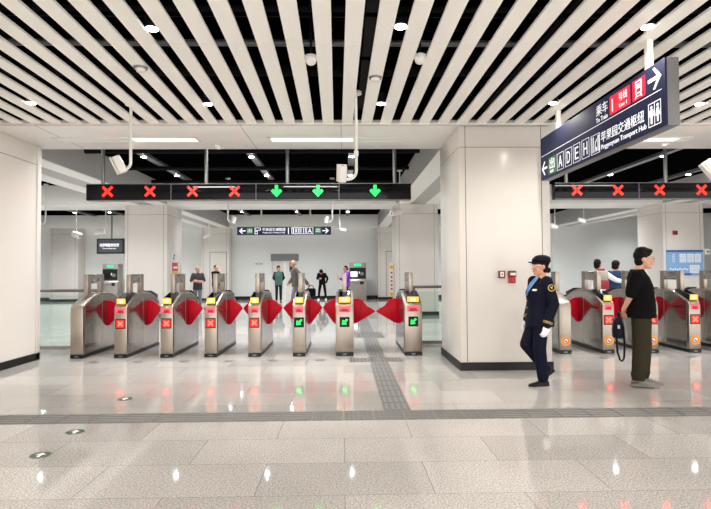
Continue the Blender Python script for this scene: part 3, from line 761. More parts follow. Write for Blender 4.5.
# ------------------------------------------------------------------ surveillance cameras
def jcam(x, y, ztop, zel, side, reach, head_r, label, tilt, near=False, yawh=0, pr=0.018):
    """pipe from ztop down to zel, elbow towards side (-1 left, +1 right), camera body at the end"""
    t = thing('surveillance_camera', label, 'camera', (x, y, 0), group='surveillance cameras')
    pts = [(0, 0, ztop), (0, 0, zel + 0.1)]
    for k in range(1, 7):
        a_ = k / 6 * PI / 2
        pts.append((side * 0.1 * (1 - math.cos(a_)), 0, zel + 0.1 - 0.1 * math.sin(a_)))
    pts.append((side * reach, 0, zel))
    part('pole', M().tube(pts, pr, 12), POLEW, t, smooth=True)
    part('ceiling_flange', M().cyl((0, 0, ztop - 0.03), (0, 0, ztop), 0.07, n=18), POLEW, t, smooth=True)
    part('pole_collar', M().cyl((0, 0, zel + 0.28), (0, 0, zel + 0.34), pr * 1.5, n=14), POLEW, t, smooth=True)
    T = Matrix.Translation((side * reach, 0, zel + 0.02)) @ Matrix.Rotation(R(yawh), 4, 'Z') @ Matrix.Rotation(R(tilt), 4, 'Y')
    s = head_r
    bd = M()
    n = 20
    rings = []
    for u, k in ((-0.5, 0.75), (-0.46, 0.95), (-0.2, 1.0), (0.6, 1.0), (1.25, 0.95), (1.36, 0.86)):
        rr = []
        for i in range(n):
            a_ = 2 * PI * i / n; c_, s_ = math.cos(a_), math.sin(a_)
            rr.append(T @ Vector((u * s * 1.9, math.copysign(abs(c_) ** 0.6, c_) * s * k, math.copysign(abs(s_) ** 0.6, s_) * s * k * 0.92)))
        rings.append(rr)
    bd.loft(rings)
    h = part('housing', bd, CAMW, t, smooth=True)
    hood = M().prism([(-0.9 * s, -s * 1.04), (2.75 * s, -s * 1.1), (2.75 * s, s * 1.1), (-0.9 * s, s * 1.04)], s * 0.96, s * 1.1, T)
    link('sun_shield', hood.mesh('sun_shield', 0.004), CAMW, h)
    le = M().cyl(T @ Vector((2.5 * s, 0, 0.1 * s)), T @ Vector((2.66 * s, 0, 0.1 * s)), s * 0.33, n=16)
    link('lens', le.mesh('lens'), BLACKG, h)
    part('bracket', M().cap((side * reach * 0.8, 0, zel), (side * reach, 0, zel + 0.02), pr * 1.4, pr * 1.2), POLEW, t, smooth=True)
    return t
jcam(-2.68, 6.8, ZS + 0.085, 2.70, -1, 0.12, 0.062, 'white surveillance camera on a bent pole, above the red crosses at left', -115, True, 25)
jcam(0.155, 6.35, ZS + 0.085, 2.50, -1, 0.17, 0.055, 'white surveillance camera on a bent pole, above the green arrows', -72, True, -80)
jcam(4.82, 6.75, ZS + 0.085, 2.72, -1, 0.14, 0.07, 'white surveillance camera at the right edge under the slats', 125, True, 160)
jcam(-9.0, 16.4, ZC, 2.86, -1, 0.2, 0.065, 'white surveillance camera right beside the near left wall edge', 5, False, 200)
jcam(-10.35, 21, ZC, 2.83, -1, 0.05, 0.10, 'white surveillance camera in the left bay, left of the hanging screen', 20, False, -20)
jcam(-9.22, 21, ZC, 2.95, -1, 0.14, 0.11, 'white surveillance camera over the hanging screen', 10, False, 195)
jcam(-3.3, 15.4, ZC, 2.80, 1, 0.17, 0.055, 'white surveillance camera over the left end of the far navy sign', -78, False, 0)
jcam(-0.32, 15.4, ZC, 2.80, -1, 0.17, 0.055, 'white surveillance camera over the right end of the far navy sign', -78, False, 0)
jcam(-5.75, 23, ZC, 2.92, -1, 0.04, 0.09, 'white surveillance camera in front of the far pillar with door outline', 25, False, 200)
jcam(1.5, 14.2, ZC, 2.93, -1, 0.05, 0.085, 'white surveillance camera in front of the pillar by the wide lane', 15, False, -150)
jcam(-0.15, 22, ZC, 3.05, 1, 0.1, 0.06, 'small white surveillance camera behind the far navy sign', 5, False, 0)
jcam(7.95, 20, ZC, 3.0, -1, 0.1, 0.08, 'left one of two white surveillance cameras in the right bay', 18, False, 10)
jcam(9.05, 20, ZC, 3.22, -1, 0.16, 0.085, 'right one of two white surveillance cameras in the right bay', 20, False, 0)

# dome cameras and detectors in the slats
def dome(x, y, r, label):
    t = thing('dome_camera', label, 'camera', (x, y, ZS + 0.03), group='dome cameras in the slats')
    part('stem', M().cyl((0, 0, 0.02), (0, 0, ZC - ZS - 0.032), 0.012), BLACKP, t)
    part('collar', M().cyl((0, 0, 0.0), (0, 0, 0.03), r * 1.15, r * 1.15, 20), CAMW, t, smooth=True)
    part('dome', M().ell((0, 0, -0.01), (r, r, r * 0.95)), CAMW, t, smooth=True)
dome(-0.311, 5.22, 0.055, 'left white dome camera hanging between the slats at the centre')
dome(0.758, 5.19, 0.055, 'right white dome camera hanging between the slats')
def detector(x, y, z, label):
    t = thing('smoke_detector', label, 'smoke detector', (x, y, z), group='smoke detectors')
    part('base', M().cyl((0, 0, -0.018), (0, 0, 0), 0.065, 0.07, 20), FRAMEG if z > ZS + 0.01 else CAMW, t, smooth=True)
    part('sensor', M().cyl((0, 0, -0.045), (0, 0, -0.018), 0.038, 0.05, 20), CAMW, t, smooth=True)
detector(-2.05, 5.44, ZS + 0.028, 'round white smoke detector on a slat at upper left')
detector(0.351, 5.7, ZS + 0.025, 'round white smoke detector on a slat right of centre')
detector(-2.036, 8.8, ZS, 'round white detector on the soffit above the red crosses')
detector(5.25, 8.62, ZS, 'round white detector on the soffit behind the navy sign')

# ------------------------------------------------------------------ pillar fittings
t = thing('fire_alarm', 'square dark red alarm button on the big white pillar', 'fire alarm', (2.229, 7.56, 1.35))
part('box', M().box(-0.047, 0.047, -0.035, 0.0, -0.052, 0.05), DKRED, t, bevel=0.005)
part('white_plate', M().box(-0.024, 0.024, -0.038, -0.034, -0.034, 0.036), STICKW, t); part('button', M().box(-0.01, 0.01, -0.041, -0.037, -0.012, 0.014), REDBOX, t)
t = thing('fire_alarm', 'larger red alarm box with lower red unit on the big white pillar', 'fire alarm', (2.375, 7.56, 1.35))
part('box', M().box(-0.055, 0.055, -0.04, 0.0, -0.045, 0.05), DKRED, t, bevel=0.005)
part('white_plate', M().box(-0.03, 0.045, -0.043, -0.039, -0.014, 0.02), STICKW, t)
part('lower_box', M().box(-0.05, 0.045, -0.045, 0.0, -0.125, -0.05), REDBOX, t, bevel=0.006)
part('lever', M().box(0.006, 0.014, -0.05, -0.044, -0.11, -0.075), STICKR, t)
t = thing('alarm_sounder', 'small red alarm sounder high on the pillar with the blue notice', 'alarm', (10.41, 16.65, 2.52))
part('body', M().box(-0.07, 0.07, -0.06, 0, -0.06, 0.07), REDBOX, t, bevel=0.01); part('horn', M().cyl((0, -0.085, -0.005), (0, -0.06, -0.005), 0.05, 0.04), DKRED, t, smooth=True)
t = thing('notice_board', 'blue notice board with white sheets on the right pillar', 'notice board', (10.7, 16.648, 1.59))
part('board', M().box(-0.585, 0.585, -0.03, 0, -0.40, 0.39), BLUEP, t, bevel=0.004)
part('header_band', M().box(-0.585, 0.585, -0.034, -0.028, 0.33, 0.39), BLUED, t); part('footer_band', M().box(-0.42, 0.2, -0.034, -0.028, -0.40, -0.34), BLUED, t)
for x0, x1, z0, z1 in ((-0.17, 0.04, 0.0, 0.27), (0.075, 0.285, 0.0, 0.27), (0.315, 0.51, 0.0, 0.27), (0.15, 0.46, -0.33, -0.08)):
    p_ = part('paper_sheet', M().box(x0, x1, -0.034, -0.028, z0, z1), PAPER, t)
    q = M()
    for k in range(5): q.box(x0 + 0.02, x1 - 0.02, -0.0355, -0.033, z0 + 0.03 + k * (z1 - z0 - 0.05) / 5, z0 + 0.04 + k * (z1 - z0 - 0.05) / 5)
    link('print_lines', q.mesh('print_lines'), PAPERG, p_)
q = M()
for k in range(5): q.box(-0.40, -0.32, -0.034, -0.028, 0.24 - k * 0.055, 0.262 - k * 0.055)
for k in range(8): q.cyl((-0.46 + k * 0.075, -0.034, -0.2 - 0.02 * (k % 2)), (-0.46 + k * 0.075, -0.028, -0.2 - 0.02 * (k % 2)), 0.03, n=10)
part('diagram', q, PAPER, t)
t = thing('wall_unit', 'small white wall unit at the right edge beside the pillar with the blue notice', 'wall unit', (11.46, 16.75, 1.93))
part('box', M().box(-0.12, 0.06, -0.12, 0.02, -0.09, 0.09), CAMW, t, bevel=0.01); part('lens', M().cyl((-0.02, -0.135, 0), (-0.02, -0.12, 0), 0.025), BLACKG, t)
# poster on the left pillar side face (faces +X)
PXL = XP[2] + PW
t = thing('wall_poster', 'narrow red and yellow poster on the side of the left pillar', 'poster', (PXL, 17.42, 1.42))
part('red_panel', M().box(0, 0.012, -0.28, 0.28, 0.0, 0.27), mat('poster_red', (186, 60, 70), 0.5), t); part('yellow_panel', M().box(0, 0.012, -0.28, 0.28, -0.4, 0.0), mat('poster_yellow', (220, 170, 84), 0.5), t)
part('white_band', M().box(0.012, 0.016, -0.2, 0.2, 0.08, 0.14), STICKW, t); part('orange_band', M().box(0.012, 0.016, -0.2, 0.2, -0.26, -0.16), STICKR, t)
t = thing('wall_sign', 'small dark pictogram above the red and yellow poster', 'sign', (PXL, 17.25, 1.87))
part('plate', M().box(0, 0.01, -0.14, 0.14, -0.11, 0.12), PAPER, t)
part('pictogram', M().box(0.01, 0.013, -0.09, 0.06, -0.08, -0.02).box(0.01, 0.013, -0.02, 0.09, 0.0, 0.09), BLACKP, t)
t = thing('dotted_sign', 'narrow white sign with yellow and red dots beside the wide lane', 'sign', (1.60, 17.5, 0), group=None)
part('board', M().box(-0.12, 0.03, 0.0, 0.03, 0.55, 1.66), STICKW, t, bevel=0.004)
for z, m_ in ((1.50, YELLOW), (0.62, YELLOW)): part('yellow_dot', M().cyl((-0.045, -0.004, z), (-0.045, 0, z), 0.065, n=18), mat('dot_yellow', (240, 190, 60), 0.5), t)
q = M()
for z in (1.32, 1.18, 1.05, 0.92, 0.79): part('red_dot', M().cyl((-0.045, -0.004, z), (-0.045, 0, z), 0.035, n=14), mat('dot_red', (190, 60, 80), 0.5), t)

# ------------------------------------------------------------------ railings and glass
def railing(x0, x1, y, z, posts, label, glass=True):
    t = thing('glass_railing', label, 'railing', (0, 0, 0))
    part('handrail', M().cyl((x0, y, z), (x1, y, z), 0.028, n=14), STEELD, t, smooth=True)
    for xx in posts: part('post', M().cyl((xx, y, 0), (xx, y, z), 0.026, n=14), STEELD, t, smooth=True)
    part('glass_pane', M().box(x0 + 0.02, x1 - 0.02, y - 0.006, y + 0.006, 0.06, z - 0.09), GLASS, t)
    part('bottom_channel', M().box(x0, x1, y - 0.02, y + 0.02, 0, 0.06), STEELS, t)
railing(-6.35, -4.52, 10.0, 1.075, (-4.54,), 'glass railing with steel handrail between the left wall and the first gate')
railing(1.32, 2.3, 10.3, 1.09, (1.34,), 'glass railing with steel handrail right of the wide lane gate')
# ------------------------------------------------------------------ hanging screen, machines, door
t = thing('hanging_screen', 'black information screen with white text hanging in the left bay', 'screen', (-9.46, 22, 2.44))
part('casing', M().box(-0.56, 0.54, 0, 0.12, -0.31, 0.31), BLACKP, t, bevel=0.01)
part('display', M().box(-0.50, 0.48, -0.004, 0.0, -0.25, 0.25), mat('screen_dark', (22, 26, 34), 0.2, emit=0.25, ecol=(26, 30, 42)), t)
q = M(); Fs = frame((0, -0.004, 0), (1, 0, 0), (0, 0, 1)); add_text(q, '北京地铁欢迎您', Fs, -0.44, -0.02, w=0.78, h=0.13, depth=0.003, bold=0.012); add_text(q, 'Welcome to Beijing Subway', Fs, -0.32, -0.13, w=0.54, h=0.06, depth=0.003)
part('lettering', q, SIGNW, t); part('hanging_pole', M().cyl((0.02, 0.06, 0.31), (0.02, 0.06, ZC - 2.44), 0.03), STEELD, t, smooth=True)
def machine(x, y, w_, h_, label, side=False):
    t = thing('ticket_machine', label, 'ticket machine', (x, y, 0), group='ticket machines')
    part('cabinet', M().prism([(0, 0), (0.6, 0), (0.6, h_), (0.06, h_), (0.06, h_ * 0.56), (0, h_ * 0.52)], -w_ / 2, w_ / 2, TYZ()), MACH, t, bevel=0.01)
    part('fascia', M().box(-w_ / 2 + 0.03, w_ / 2 - 0.03, 0.04, 0.07, h_ * 0.575, h_ * 0.86), BLACKP, t)
    part('header_display', M().box(-w_ * 0.19, w_ * 0.19, 0.045, 0.065, h_ * 0.90, h_ * 0.965), SCREENG, t, label='lit green header display')
    part('touch_screen', M().box(-w_ * 0.42, -w_ * 0.02, 0.03, 0.045, h_ * 0.62, h_ * 0.76), SCREENP if not side else BLACKG, t, label='lilac touch screen' if not side else 'dark touch screen')
    part('card_reader', M().box(w_ * 0.15, w_ * 0.34, 0.028, 0.045, h_ * 0.66, h_ * 0.74), FRAMEG, t); part('coin_slot', M().box(w_ * 0.06, w_ * 0.12, 0.03, 0.045, h_ * 0.70, h_ * 0.76), STICKW, t)
    part('receipt_tray', M().box(w_ * 0.12, w_ * 0.34, -0.006, 0.01, h_ * 0.42, h_ * 0.50), BLACKP, t); part('note_tray', M().box(-w_ * 0.3, w_ * 0.08, -0.006, 0.01, h_ * 0.44, h_ * 0.47), FRAMEG, t)
machine(0.65, 25.0, 0.80, 1.76, 'grey ticket machine with lilac screen, right of the woman in purple')
machine(-10.78, 25.0, 0.72, 1.76, 'grey ticket machine with dark front, behind the leftmost gates', True)

dr = struct('door_1', M().box(-3.55, -3.49, YB - 0.03, YB + 0.2, 0, 2.213).box(-2.26, -2.2, YB - 0.03, YB + 0.2, 0, 2.213), DOORW, 'white doorway with grey header in the back wall', 'door')
struct('header_panel', M().box(-3.55, -2.2, YB - 0.04, YB + 0.2, 1.87, 2.213), FRAMEG, '', '', dr)
struct('door_leaf', M().box(-3.49, -2.885, YB + 0.05, YB + 0.1, 0, 1.87), DOORW, '', '', dr); struct('door_leaf', M().box(-2.875, -2.26, YB + 0.05, YB + 0.1, 0, 1.87), DOORW, '', '', dr)
t = thing('wall_notice', 'small dark notice on the white door at the back', 'notice', (-2.55, YB + 0.05, 1.57))
part('board', M().box(-0.11, 0.11, -0.02, 0, -0.23, 0.24), FRAMEG, t); part('sheet', M().box(-0.07, 0.07, -0.024, -0.02, -0.12, 0.16), BLACKP, t)
t = thing('wall_sign', 'small grey lettering plate on the back wall left of the door', 'sign', (-4.13, YB, 1.74))
part('plate', M().box(-0.17, 0.17, -0.012, 0, -0.035, 0.035), mat('plate_grey', (150, 152, 156), 0.5), t); part('lamp', M().box(-0.1, 0.1, -0.016, -0.012, -0.012, 0.012), STICKW, t)
t = thing('direction_plate', 'small dark red plate on the far pillar beside the person in black', 'sign', (-5.92, 25.6, 0.66))
part('plate', M().box(-0.16, 0.16, -0.012, 0, -0.09, 0.09), mat('plate_red', (96, 40, 48), 0.5), t); part('band', M().box(-0.12, 0.12, -0.015, -0.012, -0.02, 0.02), STICKW, t)

# ------------------------------------------------------------------ people
def remesh(mb, name, vox, m, parent, it=4, label=None, T=None):
    me = mb.mesh(name + '_tmp')
    ob = bpy.data.objects.new('tmp', me); COL.objects.link(ob)
    r = ob.modifiers.new('r', 'REMESH'); r.mode = 'VOXEL'; r.voxel_size = vox; r.use_smooth_shade = True
    if it:
        s = ob.modifiers.new('s', 'SMOOTH'); s.factor = 0.5; s.iterations = it
    dg = bpy.context.evaluated_depsgraph_get(); dg.update()
    out = bpy.data.meshes.new_from_object(ob.evaluated_get(dg)); out.name = name
    bpy.data.objects.remove(ob); bpy.data.meshes.remove(me)
    out.materials.clear()
    for p in out.polygons: p.use_smooth = True
    o = link(name, out, m, parent)
    if label: o['label'] = label
    return o
def sup(c, hw, hd, n=28, e=0.85):
    out = []
    for i in range(n):
        a = 2 * PI * i / n; x, y = math.cos(a), math.sin(a)
        out.append(Vector((c[0] + math.copysign(abs(x) ** e, x) * hd, c[1] + math.copysign(abs(y) ** e, y) * hw, c[2])))
    return out
def interp(rings, z):
    rs = sorted(rings)
    if z <= rs[0][0]: return rs[0]
    for a, b in zip(rs, rs[1:]):
        if a[0] <= z <= b[0]:
            t = (z - a[0]) / (b[0] - a[0]); return tuple(a[k] + (b[k] - a[k]) * t for k in range(4))
    return rs[-1]
def hand(mb, wr, d, n, sc=1.0, thumb=1, fr=0.0078):
    wr, d, n = Vector(wr), Vector(d).normalized(), Vector(n)
    n = (n - d * n.dot(d)).normalized(); sd = d.cross(n) * thumb
    T = Matrix((d, sd, n)).transposed()
    mb.ell(wr + d * 0.045 * sc, (0.052 * sc, 0.042 * sc, 0.017 * sc), T)
    for i, (off, ln) in enumerate(((-0.031, 0.066), (-0.010, 0.077), (0.011, 0.071), (0.032, 0.054))):
        b0 = wr + d * 0.06 * sc + sd * off * 0.8 * sc; b1 = wr + d * (0.092 - 0.004 * abs(i - 1)) * sc + sd * off * sc
        m1 = b1 + (d * 0.85 + n * 0.4).normalized() * ln * 0.5 * sc
        t1 = m1 + (d * 0.45 + n * 0.85).normalized() * ln * 0.48 * sc
        mb.chain([b0, b1, m1, t1], [0.010 * sc, fr * 1.12 * sc, fr * 1.02 * sc, fr * 0.9 * sc])
    b0 = wr + d * 0.02 * sc - sd * 0.028 * sc; b1 = wr + d * 0.05 * sc - sd * 0.052 * sc + n * 0.012 * sc
    mb.chain([b0, b1, b1 + (d * 0.9 + n * 0.4).normalized() * 0.035 * sc], [0.013 * sc, 0.0105 * sc, 0.009 * sc])
def shoe(mb, ank, yaw, pitch, L=1.0, zs=1.0):
    T = Matrix.Translation(ank) @ Matrix.Rotation(yaw, 4, 'Z') @ Matrix.Rotation(pitch, 4, 'Y') @ Matrix.Translation((0, 0, -ank[2] if False else 0))
    rings = []
    for u, w, h in ((-0.078, 0.014, 0.03), (-0.07, 0.03, 0.065), (-0.03, 0.037, 0.098), (0.02, 0.039, 0.095), (0.07, 0.043, 0.066), (0.12, 0.046, 0.052), (0.165, 0.042, 0.042), (0.195, 0.028, 0.032), (0.205, 0.012, 0.02)):
        rr = []
        for i in range(16):
            a = 2 * PI * i / 16
            rr.append(T @ Vector((u * L, math.cos(a) * w, (math.sin(a) * h if math.sin(a) > 0 else math.sin(a) * 0.0) * zs - 0.085)))
        rings.append(rr)
    mb.loft(rings)

J0 = dict(hipL=(0, .088, .90), hipR=(0, -.088, .90), kneeL=(.02, .095, .49), kneeR=(.02, -.095, .49), ankL=(-.02, .1, .085), ankR=(-.02, -.1, .085),
          shL=(-.015, .178, 1.395), shR=(-.015, -.178, 1.395), elL=(-.03, .235, 1.12), elR=(-.03, -.235, 1.12), wrL=(.05, .225, .87), wrR=(.05, -.225, .87),
          neck=(-.012, 0, 1.43), head=(.025, 0, 1.595), hyaw=0, hpitch=0, lean=0, toeL=8, toeR=-8, fpL=0, fpR=0)
BODY = [(.86, .15, .105, 0), (.95, .15, .1, 0), (1.05, .135, .095, 0), (1.22, .155, .11, 0), (1.34, .165, .095, -.01), (1.41, .12, .07, -.012), (1.45, .06, .055, -.012)]
TOP = [(.80, .185, .135, 0), (.95, .178, .13, 0), (1.08, .17, .125, 0), (1.24, .188, .135, 0), (1.36, .19, .115, -.01), (1.415, .145, .088, -.014), (1.455, .072, .068, -.014)]

def person(label, loc, facing, s, J, c, vox, near=False, group=None):
    """c: dict of clothing options"""
    j = dict(J0); j.update(J)
    t = thing('person', label, 'person', (loc[0], loc[1], 0), R(facing), group)
    lean = R(j['lean'])
    def B(p):
        p = Vector(p)
        if lean and p.z > .93:
            k = min(1.0, (p.z - .93) / .35); a = lean * (0.35 + 0.65 * k)
            q = p - Vector((0, 0, .93)); q = Matrix.Rotation(a, 3, 'Y') @ q; p = q + Vector((0, 0, .93))
        return p
    P = {k: (Vector(v) if k[:3] in ('hip', 'kne', 'ank') else B(v)) for k, v in j.items() if isinstance(v, tuple)}
    S = lambda v: v * s
    def scaled(mb): mb.v = [p * s for p in mb.v]; return mb
    HR = Matrix.Rotation(lean * 0.9, 3, 'Y') @ Matrix.Rotation(R(j['hyaw']), 3, 'Z') @ Matrix.Rotation(R(j['hpitch']), 3, 'Y')
    hc = P['head']
    H = lambda x, y, z: hc + HR @ Vector((x, y, z))
    skin = c.get('skin', SKIN)
    # body -------------------------------------------------
    b = M()
    b.loft([[B(q) for q in sup((x + (c.get('bodyoff', 0) if z > 1.2 else 0), 0, z), hw, hd)] for z, hw, hd, x in BODY])
    b.cap(P['neck'], H(-.02, 0, -.06), .052, .05)
    b.ell(H(0, 0, .018), (.097, .077, .103), HR); b.ell(H(.024, 0, -.05), (.07, .06, .072), HR); b.ell(H(.066, 0, -.098), (.026, .03, .022), HR)
    b.cap(H(.092, 0, .006), H(.109, 0, -.03), .011, .0155); b.ell(H(.075, .034, -.035), (.022, .022, .022), HR); b.ell(H(.075, -.034, -.035), (.022, .022, .022), HR)
    b.ell(H(.083, 0, .03), (.016, .05, .014), HR); b.ell(H(.088, 0, -.07), (.014, .026, .014), HR)
    for sy in (1, -1): b.ell(H(-.008, .077 * sy, -.008), (.022, .011, .033), HR)
    for sd in 'LR':
        sg = 1 if sd == 'L' else -1
        b.chain([P['sh' + sd] - Vector((0, .03 * sg, 0.01)), P['el' + sd], P['wr' + sd]], [.042, .036, .026])
        dv = c.get('hd' + sd) or tuple((P['wr' + sd] - P['el' + sd]).normalized()); nv = c.get('hn' + sd, (0.15, -sg, 0))
        hand(b, P['wr' + sd], dv, nv, c.get('handscale', 1.0) if near else 1.05, thumb=-sg, fr=.0078 if near else .0095)
        b.chain([P['hip' + sd], P['knee' + sd], P['ank' + sd]], [.068, .045, .033])
        f = Vector((math.cos(R(j['toe' + sd])), math.sin(R(j['toe' + sd])), 0))
        b.cap(P['ank' + sd] + Vector((0, 0, -.03)), P['ank' + sd] + f * .08 + Vector((0, 0, -.045)), .03, .022)
    remesh(scaled(b), 'body', vox, skin, t, 3)
    # trousers ---------------------------------------------
    q = M(); lr = c.get('leg', (.088, .07, .058))
    q.loft([sup((0, 0, z), hw, hd) for z, hw, hd in ((.84, .11, .09), (.88, .165, .125), (.95, .165, .125), (1.02, .15, .115))])
    for sd in 'LR':
        k, a, h = P['knee' + sd], P['ank' + sd], P['hip' + sd]
        q.chain([h + Vector((0, 0, -.01)), k, k + (a - k) * c.get('lend', .86)], [lr[0], lr[1], lr[2]])
    remesh(scaled(q), 'trousers', vox, c['bot'], t, 3)
    # shoes --------------------------------------------------
    for sd in 'LR':
        q = M(); shoe(q, P['ank' + sd], R(j['toe' + sd]), R(j['fp' + sd]), c.get('shoeL', 1.0), c.get('shoeH', 1.0))
        o = part('shoe', scaled(q), c.get('shoe', SHOEB), t, smooth=True)
        if c.get('sole'):
            q = M(); TT = Matrix.Translation(P['ank' + sd]) @ Matrix.Rotation(R(j['toe' + sd]), 4, 'Z') @ Matrix.Rotation(R(j['fp' + sd]), 4, 'Y')
            outl = [(-.085, -.02), (-.075, -.035), (.0, -.041), (.1, -.048), (.165, -.044), (.2, -.02), (.208, 0), (.2, .02), (.165, .044), (.1, .048), (.0, .041), (-.075, .035), (-.085, .02)]
            q.prism(outl, -.085, -.068, TT)
            link('sole', scaled(q).mesh('sole', .004), c['sole'], o)
            q = M()
            for u in (.03, .06, .09): q.cap(TT @ Vector((u, -.045, -.045)), TT @ Vector((u + .03, .045, -.03)), .006, .006, 8)
            q.cap(TT @ Vector((-.07, -.035, -.03)), TT @ Vector((.0, -.043, -.02)), .008, .008, 8); q.cap(TT @ Vector((-.07, .035, -.03)), TT @ Vector((.0, .043, -.02)), .008, .008, 8)
            link('shoe_trim', scaled(q).mesh('shoe_trim', smooth=True), SNEAKD, o)
    # top ----------------------------------------------------
    rings = c.get('rings', TOP); sr = c.get('sleeve', (.072, .06, .047)); short = c.get('short')
    q = M(); q.loft([[B(p) for p in sup((x, 0, z), hw, hd)] for z, hw, hd, x in rings])
    slv = []
    for sd in 'LR':
        sg = 1 if sd == 'L' else -1
        sq = M() if c.get('sleeve_mat') else q
        a, e, w_ = P['sh' + sd] - Vector((0, .012 * sg, .012)), P['el' + sd], P['wr' + sd]
        if short: sq.chain([a, a + (e - a) * short], [sr[0], sr[1]])
        else: sq.chain([a, e, e + (w_ - e) * .96], sr)
        if sq is not q: slv.append(sq)
    remesh(scaled(q), c.get('top_name', 'jacket'), vox, c['top'], t, 3)
    for sq in slv: remesh(scaled(sq), 'sleeve', vox, c['sleeve_mat'], t, 3)
    if c.get('collar'):
        q = M(); q.loft([[B(p) for p in sup((x, 0, z), hw, hd)] for z, hw, hd, x in ((1.40, .1, .085, -.014), (1.44, .072, .07, -.016), (1.475, .062, .064, -.02))])
        remesh(scaled(q), 'collar', vox, c['collar'], t, 2)
    def patch(name, m, z0, z1, th, tw, off=1.03, nz=8, na=6, rg=None, parent=t, label=None):
        q = M(); vs = []
        for k in range(nz + 1):
            z = z0 + (z1 - z0) * k / nz; _, hw, hd, x = interp(rg or rings, z)
            a0, a1 = th(k / nz) - tw(k / nz), th(k / nz) + tw(k / nz)
            for i in range(na + 1):
                a = R(a0 + (a1 - a0) * i / na); cx, sy = math.cos(a), math.sin(a); e = .85
                for o_ in (off, off - .05):
                    vs.append(B((x + math.copysign(abs(cx) ** e, cx) * hd * o_, math.copysign(abs(sy) ** e, sy) * hw * o_, z)))
        W = na + 1; ix = lambda k, i, o_: (k * W + i) * 2 + o_; fs = []
        for k in range(nz):
            for i in range(na):
                fs.append([ix(k, i, 0), ix(k, i + 1, 0), ix(k + 1, i + 1, 0), ix(k + 1, i, 0)]); fs.append([ix(k, i, 1), ix(k + 1, i, 1), ix(k + 1, i + 1, 1), ix(k, i + 1, 1)])
            fs.append([ix(k, 0, 0), ix(k + 1, 0, 0), ix(k + 1, 0, 1), ix(k, 0, 1)]); fs.append([ix(k, na, 0), ix(k, na, 1), ix(k + 1, na, 1), ix(k + 1, na, 0)])
        for i in range(na):
            fs.append([ix(0, i, 0), ix(0, i, 1), ix(0, i + 1, 1), ix(0, i + 1, 0)]); fs.append([ix(nz, i, 0), ix(nz, i + 1, 0), ix(nz, i + 1, 1), ix(nz, i, 1)])
        q.add(vs, fs); o = link(name, scaled(q).mesh(name, smooth=True), m, parent)
        if label: o['label'] = label
        return o
    # hair and face -----------------------------------------
    hs = c.get('hair', 'short'); hm = c.get('hair_mat', HAIR); q = M()
    if hs == 'short':
        q.ell(H(-.018, 0, .048), (.106, .087, .092), HR); q.ell(H(-.05, 0, -.015), (.062, .077, .085), HR); q.ell(H(.04, .0, .098), (.06, .068, .04), HR)
        q.ell(H(-.02, .0, .1), (.085, .075, .06), HR)
    elif hs == 'bald': q.ell(H(-.045, 0, -.01), (.066, .08, .07), HR)
    elif hs == 'grey_short': q.ell(H(-.022, 0, .035), (.1, .083, .095), HR)
    elif hs == 'bun': q.ell(H(-.022, 0, .04), (.102, .086, .09), HR); q.ell(H(-.045, 0, -.03), (.06, .075, .07), HR); q.ell(H(-.115, 0, -.05), (.035, .045, .04), HR)
    elif hs == 'bob': q.ell(H(-.02, 0, .04), (.112, .1, .1), HR); q.ell(H(-.05, 0, -.04), (.075, .095, .08), HR)
    remesh(scaled(q), 'hair', max(.006, vox), hm, t, 2)
    for sy in (1, -1):
        part('eye', scaled(M().ell(H(.0905, .031 * sy, .004), (.0075, .0125, .006), HR)), EYEW if near else BLACKP, t, smooth=True)
        if near:
            part('iris', scaled(M().ell(H(.0955, .031 * sy, .004), (.004, .0055, .0055), HR)), BLACKP, t, smooth=True)
            part('eyebrow', scaled(M().cap(H(.099, .017 * sy, .026), H(.09, .047 * sy, .026), .0035, .003, 8)), HAIR, t, smooth=True)
    part('lips', scaled(M().ell(H(.0985, 0, -.066), (.007, .02, .0065), HR)), LIPM, t, smooth=True)
    if c.get('glasses'):
        q = M()
        for sy in (1, -1):
            q.tube([H(.106 - abs(.0), .031 * sy + .024 * math.cos(a), .0 + .019 * math.sin(a)) for a in [2 * PI * k / 14 for k in range(15)]], .0026, 6)
            q.cap(H(.103, .055 * sy, .008), H(-.01, .079 * sy, .012), .0026, .0026, 6)
        q.cap(H(.107, -.007, .004), H(.107, .007, .004), .0026, .0026, 6)
        part('glasses', scaled(q), c['glasses'], t, smooth=True)
    return t, P, H, HR, patch, scaled, B, s

# --- uniformed officer
JR = [(.77, .185, .18, -.01), (.9, .185, .172, -.01), (1.04, .165, .15, -.005), (1.22, .178, .165, -.015), (1.34, .175, .13, -.04), (1.395, .125, .09, -.05), (1.435, .068, .064, -.055)]
t, P, H, HR, patch, scl, B, s = person('person in navy uniform and peaked cap walking left past the big pillar', (2.41, 6.62), 183, .93,
    dict(shL=(-.05, .165, 1.375), elL=(-.115, .215, 1.08), wrL=(-.01, .225, .80), shR=(-.0, -.165, 1.375), elR=(.0, -.215, 1.09), wrR=(.08, -.2, .84),
         kneeL=(.035, .09, .49), ankL=(-.01, .09, .085), kneeR=(.14, -.085, .52), ankR=(-.13, -.085, .185), fpR=38, head=(-.03, 0, 1.565), neck=(-.05, 0, 1.41), hyaw=6, toeL=4, toeR=-4),
    dict(bot=UNIF, top=UNIF, rings=JR, leg=(.098, .086, .073), lend=.93, handscale=.82, sleeve=(.078, .068, .056), bodyoff=-.04, hair='bun', glasses=STICKW, skin=SKIN, shoe=SHOEB, hdL=(.25, -.05, -1)), .0062, near=True)
V = lambda k: 3 + 20 * k
patch('shirt_front', SHIRTB, 1.2, 1.43, lambda k: 0, lambda k: 3 + 27 * k, 1.035, label='light blue shirt front')
patch('tie', TIEB, 1.18, 1.40, lambda k: 0, lambda k: 4.5 - 1.0 * k, 1.06, label='blue tie')
